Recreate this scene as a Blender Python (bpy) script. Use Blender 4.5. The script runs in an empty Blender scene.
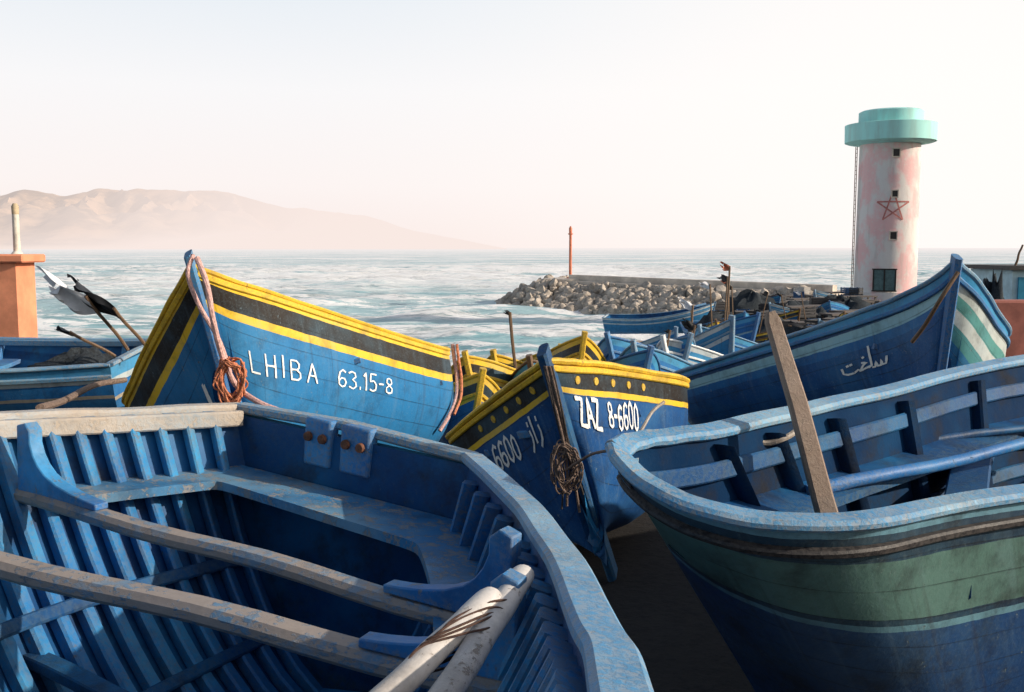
import bpy, math, random, bmesh
from mathutils import Vector, Matrix, noise
random.seed(7)
V=Vector
sc=bpy.context.scene
sc.view_settings.view_transform='Standard'; sc.view_settings.look='None'; sc.view_settings.exposure=0
COL=sc.collection
FP=995.0; PITCH=math.atan(98/995); CZ=1.65
# ---------------- camera
cd=bpy.data.cameras.new("camera"); cam=bpy.data.objects.new("camera",cd); COL.objects.link(cam)
cd.sensor_width=36; cd.lens=36*FP/1024; cd.clip_end=60000; cd.clip_start=0.05
cam.location=(0,0,CZ); cam.rotation_euler=(math.pi/2-PITCH,0,0)
sc.camera=cam
def W(px,py,z):
    """surveyed world position of a point whose height z is known"""
    u=px-512; v=346-py
    dy=FP*math.cos(PITCH)+v*math.sin(PITCH); dz=-FP*math.sin(PITCH)+v*math.cos(PITCH)
    t=(z-CZ)/dz
    return V((u*t,dy*t,z))
def WD(px,py,d):
    u=px-512; v=346-py
    dy=FP*math.cos(PITCH)+v*math.sin(PITCH); dz=-FP*math.sin(PITCH)+v*math.cos(PITCH)
    t=d/dy
    return V((u*t,d,CZ+dz*t))
def lerp(a,b,t): return a+(b-a)*t
def sst(a,b,x):
    t=max(0,min(1,(x-a)/(b-a))); return t*t*(3-2*t)
# ---------------- node helpers
def newmat(name):
    m=bpy.data.materials.new(name); m.use_nodes=True
    nt=m.node_tree; nt.nodes.clear()
    out=nt.nodes.new('ShaderNodeOutputMaterial'); b=nt.nodes.new('ShaderNodeBsdfPrincipled')
    nt.links.new(b.outputs[0],out.inputs[0]); return m,nt,b,out
def nd(nt,t,**k):
    n=nt.nodes.new(t)
    for a,b in k.items(): setattr(n,a,b)
    return n
def setin(nt,sock,v):
    if isinstance(v,bpy.types.NodeSocket): nt.links.new(v,sock)
    elif isinstance(v,(tuple,list)) and len(v)==3 and sock.type=='RGBA': sock.default_value=(*v,1)
    else: sock.default_value=v
def noi(nt,vec,scale,detail=4,rough=.55):
    n=nd(nt,'ShaderNodeTexNoise'); n.inputs['Scale'].default_value=scale
    n.inputs['Detail'].default_value=detail; n.inputs['Roughness'].default_value=rough
    if vec is not None: nt.links.new(vec,n.inputs['Vector'])
    return n.outputs['Fac']
def mth(nt,op,a,b=0.0,c=None,clamp=False):
    n=nd(nt,'ShaderNodeMath',operation=op); n.use_clamp=clamp
    setin(nt,n.inputs[0],a); setin(nt,n.inputs[1],b)
    if c is not None: setin(nt,n.inputs[2],c)
    return n.outputs[0]
def mapr(nt,x,a,b,c=0.0,d=1.0):
    n=nd(nt,'ShaderNodeMapRange'); n.interpolation_type='SMOOTHSTEP'
    setin(nt,n.inputs[0],x)
    for i,v in enumerate((a,b,c,d)): n.inputs[i+1].default_value=v
    return n.outputs[0]
def mix(nt,f,a,b,bt='MIX'):
    n=nd(nt,'ShaderNodeMix',data_type='RGBA',blend_type=bt)
    setin(nt,n.inputs[0],f); setin(nt,n.inputs[6],a); setin(nt,n.inputs[7],b); return n.outputs[2]
def mapping(nt,vec,scale):
    n=nd(nt,'ShaderNodeMapping'); n.inputs['Scale'].default_value=scale; nt.links.new(vec,n.inputs[0]); return n.outputs[0]
def bump(nt,h,s,dist,b,prev=None):
    n=nd(nt,'ShaderNodeBump'); n.inputs['Strength'].default_value=s; n.inputs['Distance'].default_value=dist
    nt.links.new(h,n.inputs['Height'])
    if prev is not None: nt.links.new(prev,n.inputs['Normal'])
    nt.links.new(n.outputs[0],b.inputs['Normal']); return n.outputs[0]
def weather(nt,b,base,wear,under,rough,dirt=(.02,.02,.022),faded=None,dirtamt=.5,edge=.5,stretch=(1,1,1),spec=.35):
    tc=nd(nt,'ShaderNodeTexCoord').outputs['Object']
    if stretch!=(1,1,1): tc2=mapping(nt,tc,stretch)
    else: tc2=tc
    n1=noi(nt,tc,2.3,5); n2=noi(nt,tc2,14,8,.65); n3=noi(nt,tc2,70,6,.7)
    c=base
    if faded is not None: c=mix(nt,mapr(nt,n1,.40,.68,0,.8),c,faded)
    c=mix(nt,mth(nt,'MULTIPLY',mapr(nt,noi(nt,tc,5.5,6,.7),.44,.72),dirtamt),c,dirt)
    c=mix(nt,mapr(nt,n3,.48,.70,0,.28),c,mix(nt,.5,c,under))
    th=.765-wear*.22
    chips=mapr(nt,mth(nt,'ADD',mth(nt,'MULTIPLY',n2,.55),mth(nt,'MULTIPLY',n3,.45)),th-.07,th-.02)
    geo=nd(nt,'ShaderNodeNewGeometry')
    pt=mth(nt,'MULTIPLY',mapr(nt,geo.outputs['Pointiness'],.52,.60),mapr(nt,n3,.38,.58))
    f=mth(nt,'MAXIMUM',mth(nt,'MULTIPLY',chips,.85),mth(nt,'MULTIPLY',pt,edge))
    c=mix(nt,f,c,mix(nt,n3,under,tuple(x*.5 for x in under)))
    nt.links.new(c,b.inputs['Base Color'])
    r=mth(nt,'ADD',rough-.12,mth(nt,'MULTIPLY',n2,.25)); r=mth(nt,'ADD',r,mth(nt,'MULTIPLY',f,.2),clamp=True)
    nt.links.new(r,b.inputs['Roughness'])
    b.inputs['Specular IOR Level'].default_value=spec
    h=mth(nt,'SUBTRACT',mth(nt,'MULTIPLY',n2,.5),mth(nt,'MULTIPLY',f,.35))
    return bump(nt,mth(nt,'ADD',h,mth(nt,'MULTIPLY',n3,.2)),.7,.007,b)
WOOD=(.36,.29,.24)
def paint(name,col,wear=.5,under=WOOD,rough=.5,faded=None,dirtamt=.5,edge=.6,stretch=(1,1,1),spec=.35):
    m,nt,b,o=newmat(name); weather(nt,b,col,wear,under,rough,faded=faded,dirtamt=dirtamt,edge=edge,stretch=stretch,spec=spec); return m
def bands(name,bl,wear=.4,faded=None,plank=.15,under=(.24,.34,.40),dirtamt=.4,fade=(.12,.38,.58),lapd=.012,mv=1.6):
    m,nt,b,o=newmat(name)
    uv=nd(nt,'ShaderNodeUVMap').outputs[0]
    sp=nd(nt,'ShaderNodeSeparateXYZ'); nt.links.new(uv,sp.inputs[0]); v=sp.outputs[1]
    tc=nd(nt,'ShaderNodeTexCoord').outputs['Object']
    wob=mth(nt,'MULTIPLY',mth(nt,'SUBTRACT',noi(nt,tc,7,3),.5),.014)
    vv=mth(nt,'DIVIDE',mth(nt,'ADD',v,wob),mv,clamp=True)
    r=nd(nt,'ShaderNodeValToRGB'); r.color_ramp.interpolation='CONSTANT'; nt.links.new(vv,r.inputs[0])
    el=r.color_ramp.elements
    el[0].position=0; el[0].color=(*bl[0][1],1)
    el[1].position=bl[1][0]/mv; el[1].color=(*bl[1][1],1)
    for p,c in bl[2:]:
        e=el.new(p/mv); e.color=(*c,1)
    base=r.outputs[0]
    base=mix(nt,mapr(nt,noi(nt,tc,1.7,5,.6),.4,.7,0,.4),base,mix(nt,.42,base,fade))
    v2=mth(nt,'ADD',v,mth(nt,'MULTIPLY',mth(nt,'SUBTRACT',noi(nt,tc,1.2,2),.5),.03))
    fr=mth(nt,'FRACT',mth(nt,'DIVIDE',v2,plank))
    seam=mapr(nt,fr,.0,.07,1,0)
    base=mix(nt,mth(nt,'MULTIPLY',seam,mapr(nt,noi(nt,tc,4,2),.35,.65,.35,.9)),base,mix(nt,.8,base,(.004,.005,.008)))
    st=noi(nt,mapping(nt,uv,(14,1.2,1)),1,5,.6)
    base=mix(nt,mapr(nt,st,.5,.75,0,.4),base,mix(nt,.4,base,(.20,.30,.37)))
    base=mix(nt,mapr(nt,noi(nt,mapping(nt,uv,(22,1.0,1)),1,4,.6),.55,.72,0,.5),base,mix(nt,.6,base,(.03,.02,.015)))
    nrm=weather(nt,b,base,wear,under,.45,faded=None,dirtamt=dirtamt,edge=.35)
    bump(nt,fr,1.0,lapd,b,nrm)
    return m
def simple(name,col,rough=.6,var=.4,scale=8,bs=.3,metal=0,bd=.01):
    m,nt,b,o=newmat(name); tc=nd(nt,'ShaderNodeTexCoord').outputs['Object']
    n=noi(nt,tc,scale,6,.65)
    c=mix(nt,mapr(nt,n,.3,.7),tuple(x*(1-var) for x in col),tuple(min(1,x*(1+var*.5)) for x in col))
    nt.links.new(c,b.inputs['Base Color']); b.inputs['Roughness'].default_value=rough; b.inputs['Metallic'].default_value=metal
    bump(nt,n,bs,bd,b); return m
BLUE=(.012,.150,.43); BLUEF=(.06,.31,.60); YEL=(.84,.54,.03); BLK=(.022,.017,.014)
M={}
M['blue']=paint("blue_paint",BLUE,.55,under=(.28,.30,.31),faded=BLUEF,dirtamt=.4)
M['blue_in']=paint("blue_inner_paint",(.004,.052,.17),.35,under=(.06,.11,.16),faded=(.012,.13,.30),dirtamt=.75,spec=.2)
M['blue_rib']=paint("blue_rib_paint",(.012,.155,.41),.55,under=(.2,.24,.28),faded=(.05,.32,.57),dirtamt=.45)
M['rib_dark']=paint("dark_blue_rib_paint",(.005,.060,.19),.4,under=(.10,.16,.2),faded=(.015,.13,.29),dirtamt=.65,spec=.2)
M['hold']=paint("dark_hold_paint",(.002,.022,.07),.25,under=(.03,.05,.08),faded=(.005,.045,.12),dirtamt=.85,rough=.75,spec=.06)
M['pale']=paint("worn_thwart_paint",(.08,.20,.34),1.1,under=(.42,.34,.28),faded=(.32,.31,.30),dirtamt=.5,edge=1,stretch=(.5,.5,1))
M['bench']=paint("worn_blue_bench",(.035,.19,.40),.85,under=(.36,.34,.32),faded=(.18,.32,.42),dirtamt=.5,edge=1)
M['tan']=paint("sunbleached_rail",(.50,.43,.36),.7,under=(.60,.50,.40),faded=(.30,.38,.44),dirtamt=.35,edge=1)
M['palebl']=paint("pale_blue_rail",(.05,.26,.50),.7,under=(.44,.45,.45),faded=(.22,.44,.60),dirtamt=.35,edge=1)
M['wood']=paint("weathered_wood",(.42,.34,.26),.5,under=(.25,.18,.12),faded=(.5,.46,.42),dirtamt=.5,stretch=(1,1,.2))
M['oar']=paint("bleached_oar_wood",(.58,.53,.48),.6,under=(.38,.32,.27),faded=(.66,.64,.62),dirtamt=.4)
M['dwood']=paint("dark_wood",(.14,.08,.045),.5,under=(.3,.2,.12))
M['yel']=paint("yellow_paint",YEL,.5,under=(.35,.22,.1),dirtamt=.45)
M['blk']=paint("black_paint",(.014,.013,.016),.3,under=(.15,.13,.12))
M['white']=paint("white_lettering_paint",(.85,.87,.85),.5,under=(.2,.32,.45),edge=0,dirtamt=.1)
M['rust']=simple("rusty_iron",(.16,.06,.03),.8,.6,30)
M['cord']=simple("dark_cord_fibre",(.07,.035,.025),.9,.5,60)
M['ropeo']=simple("orange_rope_fibre",(.68,.24,.12),.85,.5,60,.8)
M['ropep']=simple("pink_rope_fibre",(.68,.42,.38),.85,.4,60,.8)
M['ropeb']=simple("brown_rope_fibre",(.20,.14,.11),.9,.5,60,.8)
M['roped']=simple("dark_rope_fibre",(.06,.05,.045),.9,.5,60,.8)
M['net']=simple("fishing_net_mesh",(.03,.04,.05),.95,.7,40,1,bd=.03)
M['black']=simple("black_plastic",(.01,.01,.012),.5,.4,20)
M['wcloth']=simple("white_plastic_sheet",(.78,.78,.80),.6,.15,10)
# ---------------- mesh helpers
def thing(name,label,cat,loc=(0,0,0),group=None,kind=None):
    e=bpy.data.objects.new(name,None); COL.objects.link(e); e.location=loc; e.empty_display_size=.2
    e["label"]=label; e["category"]=cat
    if group: e["group"]=group
    if kind: e["kind"]=kind
    return e
def mkobj(name,verts,faces,mats,parent=None,uvs=None,smooth=True,fm=None,angle=38,recalc=True,origin=None):
    if parent is not None: o0=V(parent.location)
    elif origin is not None: o0=V(origin)
    else: o0=V((0,0,0))
    me=bpy.data.meshes.new(name)
    me.from_pydata([tuple(V(v)-o0) for v in verts],[],faces)
    if uvs is not None:
        ul=me.uv_layers.new(name="UVMap")
        for p in me.polygons:
            for li in p.loop_indices: ul.data[li].uv=uvs[me.loops[li].vertex_index]
    if not isinstance(mats,(list,tuple)): mats=[mats]
    for m in mats: me.materials.append(m)
    if fm:
        for p,i in zip(me.polygons,fm): p.material_index=i
    if recalc:
        bm=bmesh.new(); bm.from_mesh(me); bmesh.ops.recalc_face_normals(bm,faces=bm.faces); bm.to_mesh(me); bm.free()
    if smooth:
        me.shade_smooth(); me.set_sharp_from_angle(angle=math.radians(angle))
    ob=bpy.data.objects.new(name,me); COL.objects.link(ob)
    if parent is not None: ob.parent=parent
    else: ob.location=o0
    return ob
def lab(o,label,cat,group=None,kind=None):
    if kind!='structure' : 
        o["label"]=label; o["category"]=cat
    if group: o["group"]=group
    if kind: o["kind"]=kind
    return o
class MB:
    def __init__(s): s.v=[];s.f=[];s.m=[]
    def add(s,v,f,m=0):
        n=len(s.v); s.v+= [V(x) for x in v]; s.f+=[tuple(i+n for i in q) for q in f]; s.m+=[m]*len(f)
    def box(s,c,size,R=None,m=0,ch=.0):
        c=V(c); hx,hy,hz=[x/2 for x in size]
        pts=[V((sx*hx,sy*hy,sz*hz)) for sx in(-1,1) for sy in(-1,1) for sz in(-1,1)]
        if R is not None: pts=[R@p for p in pts]
        s.add([c+p for p in pts],[(0,1,3,2),(4,6,7,5),(0,4,5,1),(2,3,7,6),(0,2,6,4),(1,5,7,3)],m)
    def sweep(s,pts,As,Bs,prof,m=0,closed=False):
        n=len(prof); vs=[]
        for p,a,b in zip(pts,As,Bs):
            for (x,y) in prof: vs.append(V(p)+a*x+b*y)
        fs=[]
        for i in range(len(pts)-1):
            for j in range(n):
                k=(j+1)%n; fs.append((i*n+j,i*n+k,(i+1)*n+k,(i+1)*n+j))
        fs.append(tuple(range(n))); fs.append(tuple((len(pts)-1)*n+j for j in range(n)))
        s.add(vs,fs,m)
    def tube(s,pts,r,n=8,m=0,flat=1.0):
        pts=[V(p) for p in pts]; As=[];Bs=[]; up=V((.13,.21,.97)).normalized()
        for i in range(len(pts)):
            t=(pts[min(i+1,len(pts)-1)]-pts[max(i-1,0)]).normalized()
            a=t.cross(up)
            if a.length<.2: a=t.cross(V((1,0,0)))
            a.normalize(); b=a.cross(t).normalized(); As.append(a);Bs.append(b)
        rr=r if isinstance(r,(list,tuple)) else [r]*len(pts)
        nn=n; vs=[]
        for p,a,b,q in zip(pts,As,Bs,rr):
            for j in range(nn):
                th=2*math.pi*j/nn; vs.append(p+a*math.cos(th)*q+b*math.sin(th)*q*flat)
        fs=[(i*nn+j,i*nn+(j+1)%nn,(i+1)*nn+(j+1)%nn,(i+1)*nn+j) for i in range(len(pts)-1) for j in range(nn)]
        fs.append(tuple(range(nn))); fs.append(tuple((len(pts)-1)*nn+j for j in range(nn)))
        s.add(vs,fs,m)
    def lathe(s,c,prof,n=32,m=0,R=None):
        vs=[];c=V(c)
        for (r,z) in prof:
            for j in range(n):
                th=2*math.pi*j/n; p=V((r*math.cos(th),r*math.sin(th),z))
                if R is not None: p=R@p
                vs.append(c+p)
        fs=[(i*n+j,i*n+(j+1)%n,(i+1)*n+(j+1)%n,(i+1)*n+j) for i in range(len(prof)-1) for j in range(n)]
        fs.append(tuple(range(n))); fs.append(tuple((len(prof)-1)*n+j for j in range(n)))
        s.add(vs,fs,m)
    def obj(s,name,mats,parent=None,**k): return mkobj(name,s.v,s.f,mats,parent,fm=s.m,**k)
def chrect(x0,x1,y0,y1,c=.006):
    return [(x0+c,y0),(x1-c,y0),(x1,y0+c),(x1,y1-c),(x1-c,y1),(x0+c,y1),(x0,y1-c),(x0,y0+c)]
def cr(P,x):
    n=len(P)-1; x=max(0,min(n-1e-6,x)); i=int(x); f=x-i
    p0=P[i-1] if i>0 else P[0]*2-P[1]; p1=P[i]; p2=P[i+1]; p3=P[i+2] if i+2<=n else P[n]*2-P[n-1]
    return 0.5*((2*p1)+(p2-p0)*f+(2*p0-5*p1+4*p2-p3)*f*f+(3*p1-p0-3*p2+p3)*f*f*f)
def smooth(pts,k=6):
    pts=[V(p) for p in pts]; n=len(pts)-1
    return [cr(pts,i/k) for i in range(n*k+1)]
# ---------------- hull
class Hull:
    def __init__(s,L,R,K,vee=.6,full=.68): s.full=full; s.vee=vee; s.G=[[V(p) for p in L],[V(p) for p in R]]; s.K=[V(p) for p in K]; s.n=len(L)-1; s.tab()
    def g(s,side,u): return cr(s.G[side],u*s.n)
    def k(s,u): return cr(s.K,u*s.n)
    def frame(s,side,u):
        u2=min(u,.965); a=s.g(0,u2); b=s.g(1,u2); m=(a+b)/2
        o=((a if side==0 else b)-m).normalized()
        up=(m-s.k(u2)); tan=(s.g(side,min(1,u2+.01))-s.g(side,max(0,u2-.01))).normalized()
        out=(o-tan*o.dot(tan)).normalized(); 
        upv=out.cross(tan); 
        if upv.z<0: upv=-upv
        return out,tan,upv.normalized()
    def P(s,side,u,t,ins=0.0):
        a=s.g(0,u); b=s.g(1,u); m=(a+b)/2; g=a if side==0 else b; k=s.k(u)
        d=g-m; l=d.length
        if ins: 
            d=d*max(0,l-ins)/max(l,1e-6); k=k+(m-k).normalized()*ins
        vb=sst(.45,1,u)*s.vee
        t3=min(1,max(0,t))
        c=(1-vb)*(s.full*math.sqrt(max(0,1-t3**3))+(1-s.full)*(1-t3))+vb*(1-t3)**.85
        return k+d*c+(m-k)*(1-t3)
    def N(s,side,u,t):
        e=.004; u=min(max(u,e),.985)
        t=min(t,.97)
        a=s.P(side,u+e,t)-s.P(side,u-e,t); b=s.P(side,u,min(1,t+.02))-s.P(side,u,max(0,t-.02))
        n=a.cross(b).normalized()
        g0=s.g(0,u);g1=s.g(1,u); m=(g0+g1)/2; o=((g0 if side==0 else g1)-m).normalized(); dn=(s.k(u)-m).normalized()
        if n.dot(o*(1.15-t)+dn*t)<0: n=-n
        return n
    def tab(s):
        s.T=[[],[]]
        for side in(0,1):
            acc=0;prev=None
            for i in range(201):
                p=s.g(side,i/200)
                if prev is not None: acc+=(p-prev).length
                prev=p; s.T[side].append(acc)
    def slen(s,side,u):
        pts=[s.P(side,u,i/8) for i in range(9)]; return sum((pts[i+1]-pts[i]).length for i in range(8))
    def at(s,side,frombow,v):
        """surface point: metres back from the stem along the sheer, metres below the sheer"""
        d=s.T[side][-1]-frombow; i=0
        lo,hi=0,200
        while hi-lo>1:
            mi=(lo+hi)//2
            if s.T[side][mi]<d: lo=mi
            else: hi=mi
        f=(d-s.T[side][lo])/max(1e-6,s.T[side][hi]-s.T[side][lo]); u=(lo+f)/200
        pts=[s.P(side,u,i/30) for i in range(31)]; acc=0
        for j in range(30):
            l=(pts[j+1]-pts[j]).length
            if acc+l>=v: break
            acc+=l
        t=(j+(v-acc)/l)/30
        nv=s.N(side,u,t)
        return s.P(side,u,t),nv,u,t
GL={'L':(.5,[[(0,1),(0,0),(.5,0)]]),
'H':(.55,[[(0,1),(0,0)],[(.55,1),(.55,0)],[(0,.5),(.55,.5)]]),
'I':(.06,[[(.03,1),(.03,0)]]),
'B':(.55,[[(0,0),(0,1),(.35,1),(.5,.85),(.48,.65),(.35,.53),(.02,.52)],[(.35,.53),(.55,.38),(.55,.15),(.38,0),(0,0)]]),
'A':(.6,[[(0,0),(.3,1),(.6,0)],[(.12,.35),(.48,.35)]]),
'6':(.5,[[(.48,.9),(.3,1),(.1,.85),(0,.5),(.03,.15),(.22,0),(.42,.08),(.5,.3),(.4,.5),(.2,.52),(.04,.38)]]),
'3':(.48,[[(0,.9),(.2,1),(.42,.92),(.45,.7),(.22,.53),(.45,.38),(.48,.15),(.25,0),(0,.1)]]),
'1':(.2,[[(0,.8),(.15,1),(.15,0)]]),
'5':(.48,[[(.48,1),(.08,1),(.03,.55),(.3,.6),(.48,.4),(.42,.1),(.2,0),(0,.08)]]),
'.':(.1,[[(.05,0),(.05,.12)]]),'-':(.3,[[(0,.45),(.3,.45)]]),
'8':(.5,[[(.25,.53),(.05,.7),(.1,.93),(.25,1),(.42,.93),(.46,.7),(.25,.53),(.02,.35),(.03,.1),(.25,0),(.47,.1),(.49,.35),(.27,.52)]]),
'Z':(.55,[[(0,1),(.52,1),(0,0),(.57,0)]]),
'0':(.5,[[(.25,1),(.06,.85),(0,.5),(.06,.15),(.25,0),(.44,.15),(.5,.5),(.44,.85),(.27,.99)]]),
' ':(.25,[]),
'z':(.35,[[(.28,.6),(.34,.35),(.25,.08),(.0,-.15)],[(.28,.85),(.29,.95)]]),
'a':(.12,[[(.05,1.1),(.06,.05)]]),
't':(.9,[[(.0,.45),(.03,.15),(.25,.05),(.6,.06),(.85,.2),(.9,.15)],[(.3,.55),(.38,.57)],[(.5,.57),(.58,.59)]]),
'k':(.6,[[(.6,.15),(.3,.1),(.05,.02),(.3,.35),(.5,.45),(.25,.5)],[(.35,.8),(.4,.83)]]),
'l':(.2,[[(.15,1.25),(.13,.2),(.0,.12)]]),
's':(.8,[[(0,.12),(.12,.1),(.2,.4),(.25,.12),(.42,.1),(.47,.42),(.52,.12),(.7,.12),(.78,.5)]]),
'h':(.5,[[(0,.1),(.15,.1),(.3,.45),(.45,.3),(.35,.08),(.15,.3),(.3,.5)]]),
'y':(.4,[[(0,.1),(.2,.12),(.3,.4),(.4,.1)],[(.12,-.2),(.18,-.18)],[(.28,-.2),(.34,-.18)]]),
}
def lettering(h,side,text,d0,v0,H,sgn,parent,th=.15,name="lettering",mat=None,slope=0,wid=1.0,gap=.24):
    """text baseline at v0 metres under sheer; starts d0 metres from the stem; sgn +1 runs aft"""
    mb=MB(); x=0; off=.005
    rr=random.Random(len(text)*7+int(d0*100))
    for ch in text:
        w,st=GL[ch]; jy=rr.uniform(-.05,.05); js=rr.uniform(.94,1.07)
        for pl in st:
            off+=.0004
            pts=[]
            for i in range(len(pl)-1):
                a=V((*pl[i],0)); b=V((*pl[i+1],0)); k=max(1,int((b-a).length/.12))
                for j in range(k): pts.append(a.lerp(b,j/k))
            pts.append(V((*pl[-1],0)))
            pts=[V((p.x+.02*noise.noise(V((p.y*3,x,1))),p.y*js+jy+.02*noise.noise(V((p.x*3,x,5))),0)) for p in pts]
            vs=[]
            for i,p in enumerate(pts):
                t=(pts[min(i+1,len(pts)-1)]-pts[max(0,i-1)]).normalized(); nn=V((-t.y,t.x,0))
                q=p.copy()
                if i==0: q-=t*th*.35
                if i==len(pts)-1: q+=t*th*.35
                w2=th/2*(1+.35*noise.noise(V((x*9+i*.7,d0,0))))
                for s in(-1,1):
                    r=q+nn*w2*s
                    pos,nv,_,_=h.at(side,d0+sgn*(x+r.x)*H*wid,v0-(r.y)*H+slope*(x+r.x)*H)
                    vs.append(pos+nv*off)
            mb.add(vs,[(2*i,2*i+1,2*i+3,2*i+2) for i in range(len(pts)-1)])
        x+=w+gap
    return mb.obj(name,mat or M['white'],parent,smooth=False)
def genpts(L,B,hs,hm,hb,rake=.55,n=20,stern=.7,blunt=.8):
    Lp=[];Rp=[];K=[]
    for i in range(n+1):
        s=i/n; s=1-(1-s)**1.5
        if s<.45: f=stern+(1-stern)*math.sin(s/.45*math.pi/2)
        else: q=(s-.45)/.55; f=max(0,1-q**2.1)**blunt
        b=B/2*f
        z=hm+(hb-hm)*(((s-.3)/.7)**1.8 if s>.3 else 0)+(hs-hm)*(((.3-s)/.3)**2 if s<.3 else 0)
        Lp.append(V((L*s,b,z))); Rp.append(V((L*s,-b,z)))
        K.append(V((L*s-rake*s**5+.04,0,.14*s**6)))
    return Lp,Rp,K
def place(pts,stem,fwd,roll,pitch=0):
    Lp,Rp,K=pts
    f=math.atan2(fwd[1],fwd[0])
    Rm=Matrix.Rotation(f,3,'Z')@Matrix.Rotation(-pitch,3,'Y')@Matrix.Rotation(roll,3,'X')
    hd=Rm@Lp[-1]; T=V(stem)-hd
    return [[Rm@p+T for p in q] for q in (Lp,Rp,K)]
def keelfrom(L,R,down,dep,bowfoot):
    K=[]; n=len(L)
    for i in range(n-1):
        m_=(L[i]+R[i])/2; K.append(m_+V(down)*lerp(dep[0],dep[1],i/(n-1)))
    K.append(V(bowfoot))
    K[-2]=K[-2].lerp(K[-1],.62); K[-3]=K[-3].lerp(K[-1],.25)
    return K
def build_hull(h,parent,mat,inmat,railmat,ns=56,nt=14,ribs=0,rails=(),railw=(-.045,.025,.0,.03),inwale=(0,1),stem=True,stemmat=None,
               spacers=0,railmats=None,umin_rib=.05,umax_rib=.88,inner=True,stemh=.14,inoff=.09,stemw=.032,cap=True,ribmat=None,ribw=.024,railws=None,voff0=0):
    us=[1-(1-i/ns)**1.4 for i in range(ns+1)]
    vs=[];uv=[];fs=[]
    for side in(0,1):
        base=len(vs)
        for i,u in enumerate(us):
            acc=0;prev=None;ul=u*h.T[side][-1]
            for j in range(nt+1):
                p=h.P(side,u,j/nt)
                if prev is not None: acc+=(p-prev).length
                prev=p
                vs.append(p); uv.append((ul,acc+(voff0 if side==0 else 0)))
        for i in range(ns):
            for j in range(nt):
                a=base+i*(nt+1)+j; fs.append((a,a+1,a+nt+2,a+nt+1))
    b2=len(vs)
    for j in range(nt+1):
        p=h.P(0,0,j/nt); q=h.P(1,0,j/nt)
        for k in range(3): vs.append(p.lerp(q,k/2)); uv.append((k*.4,j/nt*.8))
    for j in range(nt):
        for k in range(2):
            a=b2+j*3+k; fs.append((a,a+1,a+4,a+3))
    mkobj("hull",vs,fs,mat,parent,uvs=uv,recalc=False,angle=50)
    if inner:
        vs=[];fs=[]; 
        us2=[.012+(.965-.012)*u for u in us]
        for side in(0,1):
            base=len(vs)
            for u in us2:
                for j in range(nt+1): vs.append(h.P(side,u,j/nt,.035))
            for i in range(ns):
                for j in range(nt):
                    a=base+i*(nt+1)+j; fs.append((a,a+1,a+nt+2,a+nt+1))
        b2=len(vs)
        for j in range(nt+1): vs.append(h.P(0,.012,j/nt,.035)); vs.append(h.P(1,.012,j/nt,.035))
        for j in range(nt): a=b2+2*j; fs.append((a,a+1,a+3,a+2))
        mkobj("inner_planking",vs,fs,inmat,parent,recalc=False,angle=50)
    for side in(0,1):
        mb=MB(); pts=[];A=[];B=[]
        for i in range(ns+1):
            u=i/ns; u=1-(1-u)**1.4; o,t,up=h.frame(side,u)
            wv=.004*noise.noise(V((u*14,side*5,parent.location.x)))
            pts.append(h.g(side,u)+o*wv+up*wv); A.append(o);B.append(up)
        mb.sweep(pts,A,B,chrect(*(railws[side] if railws else railw),c=.01))
        rm=railmat if not railmats else railmats[side]
        mb.obj("gunwale_rail",rm,parent)
        for (v,w,hh,mt) in rails:
            mb=MB(); pts=[];A=[];B=[]
            for i in range(ns+1):
                u=i/ns*.985
                L=h.slen(side,u); t=min(.95,v/L)
                p=h.P(side,u,t); nn=h.N(side,u,t); tt=h.frame(side,u)[1]
                bb=nn.cross(tt).normalized()
                pts.append(p);A.append(nn);B.append(bb)
            mb.sweep(pts,A,B,chrect(-.005,w,-hh/2,hh/2,c=.006)); mb.obj("rubbing_strake",mt,parent)
        if side in inwale:
            mb=MB(); pts=[];A=[];B=[]
            for i in range(ns+1):
                u=.012+i/ns*.9; o,t,up=h.frame(side,u); pts.append(h.g(side,u)-o*inoff); A.append(o);B.append(up)
            mb.sweep(pts,A,B,chrect(-.015,.015,-.035,.022,c=.006)); mb.obj("inwale",rm,parent)
            for i in range(spacers):
                u=.02+(i+.5)/spacers*.82; o,t,up=h.frame(side,u); c=h.g(side,u)-o*(inoff-.03)+up*-.003
                R=Matrix((t,o,up)).transposed(); mb=MB(); mb.box(c,(.045,.034,.04),R); mb.obj("spacer_block",M['blue_rib'],parent,smooth=False)
    if cap:
        mb=MB(); a=h.g(0,0);b=h.g(1,0); d=(b-a).normalized(); aft=(h.g(0,0)-h.g(0,.03)); aft=(aft-d*aft.dot(d)).normalized(); up=d.cross(aft); up=up if up.z>0 else -up
        mb.sweep([a-d*.0,a.lerp(b,.5)+up*.02,b],[aft]*3,[up]*3,chrect(-.04,.03,.002,.036,c=.008)); mb.obj("transom_cap",railmat,parent)
    if stem:
        mb=MB(); top=h.P(0,1,0); bot=h.P(0,1,1); dd=(top-bot).normalized(); side2=(h.g(0,.9)-h.g(1,.9)).normalized()
        f=side2.cross(dd).normalized(); ax=h.g(0,1)-h.g(0,.9)*.5-h.g(1,.9)*.5
        if f.dot(ax)<0: f=-f
        pts=[bot-dd*.02,bot.lerp(top,.5)+f*.015,top+dd*stemh*.6,top+dd*stemh]
        mb.sweep(pts,[side2]*4,[f]*4,chrect(-stemw,stemw,-.05,.05,c=.012)); mb.obj("stem_post",stemmat or mat,parent)
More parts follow.
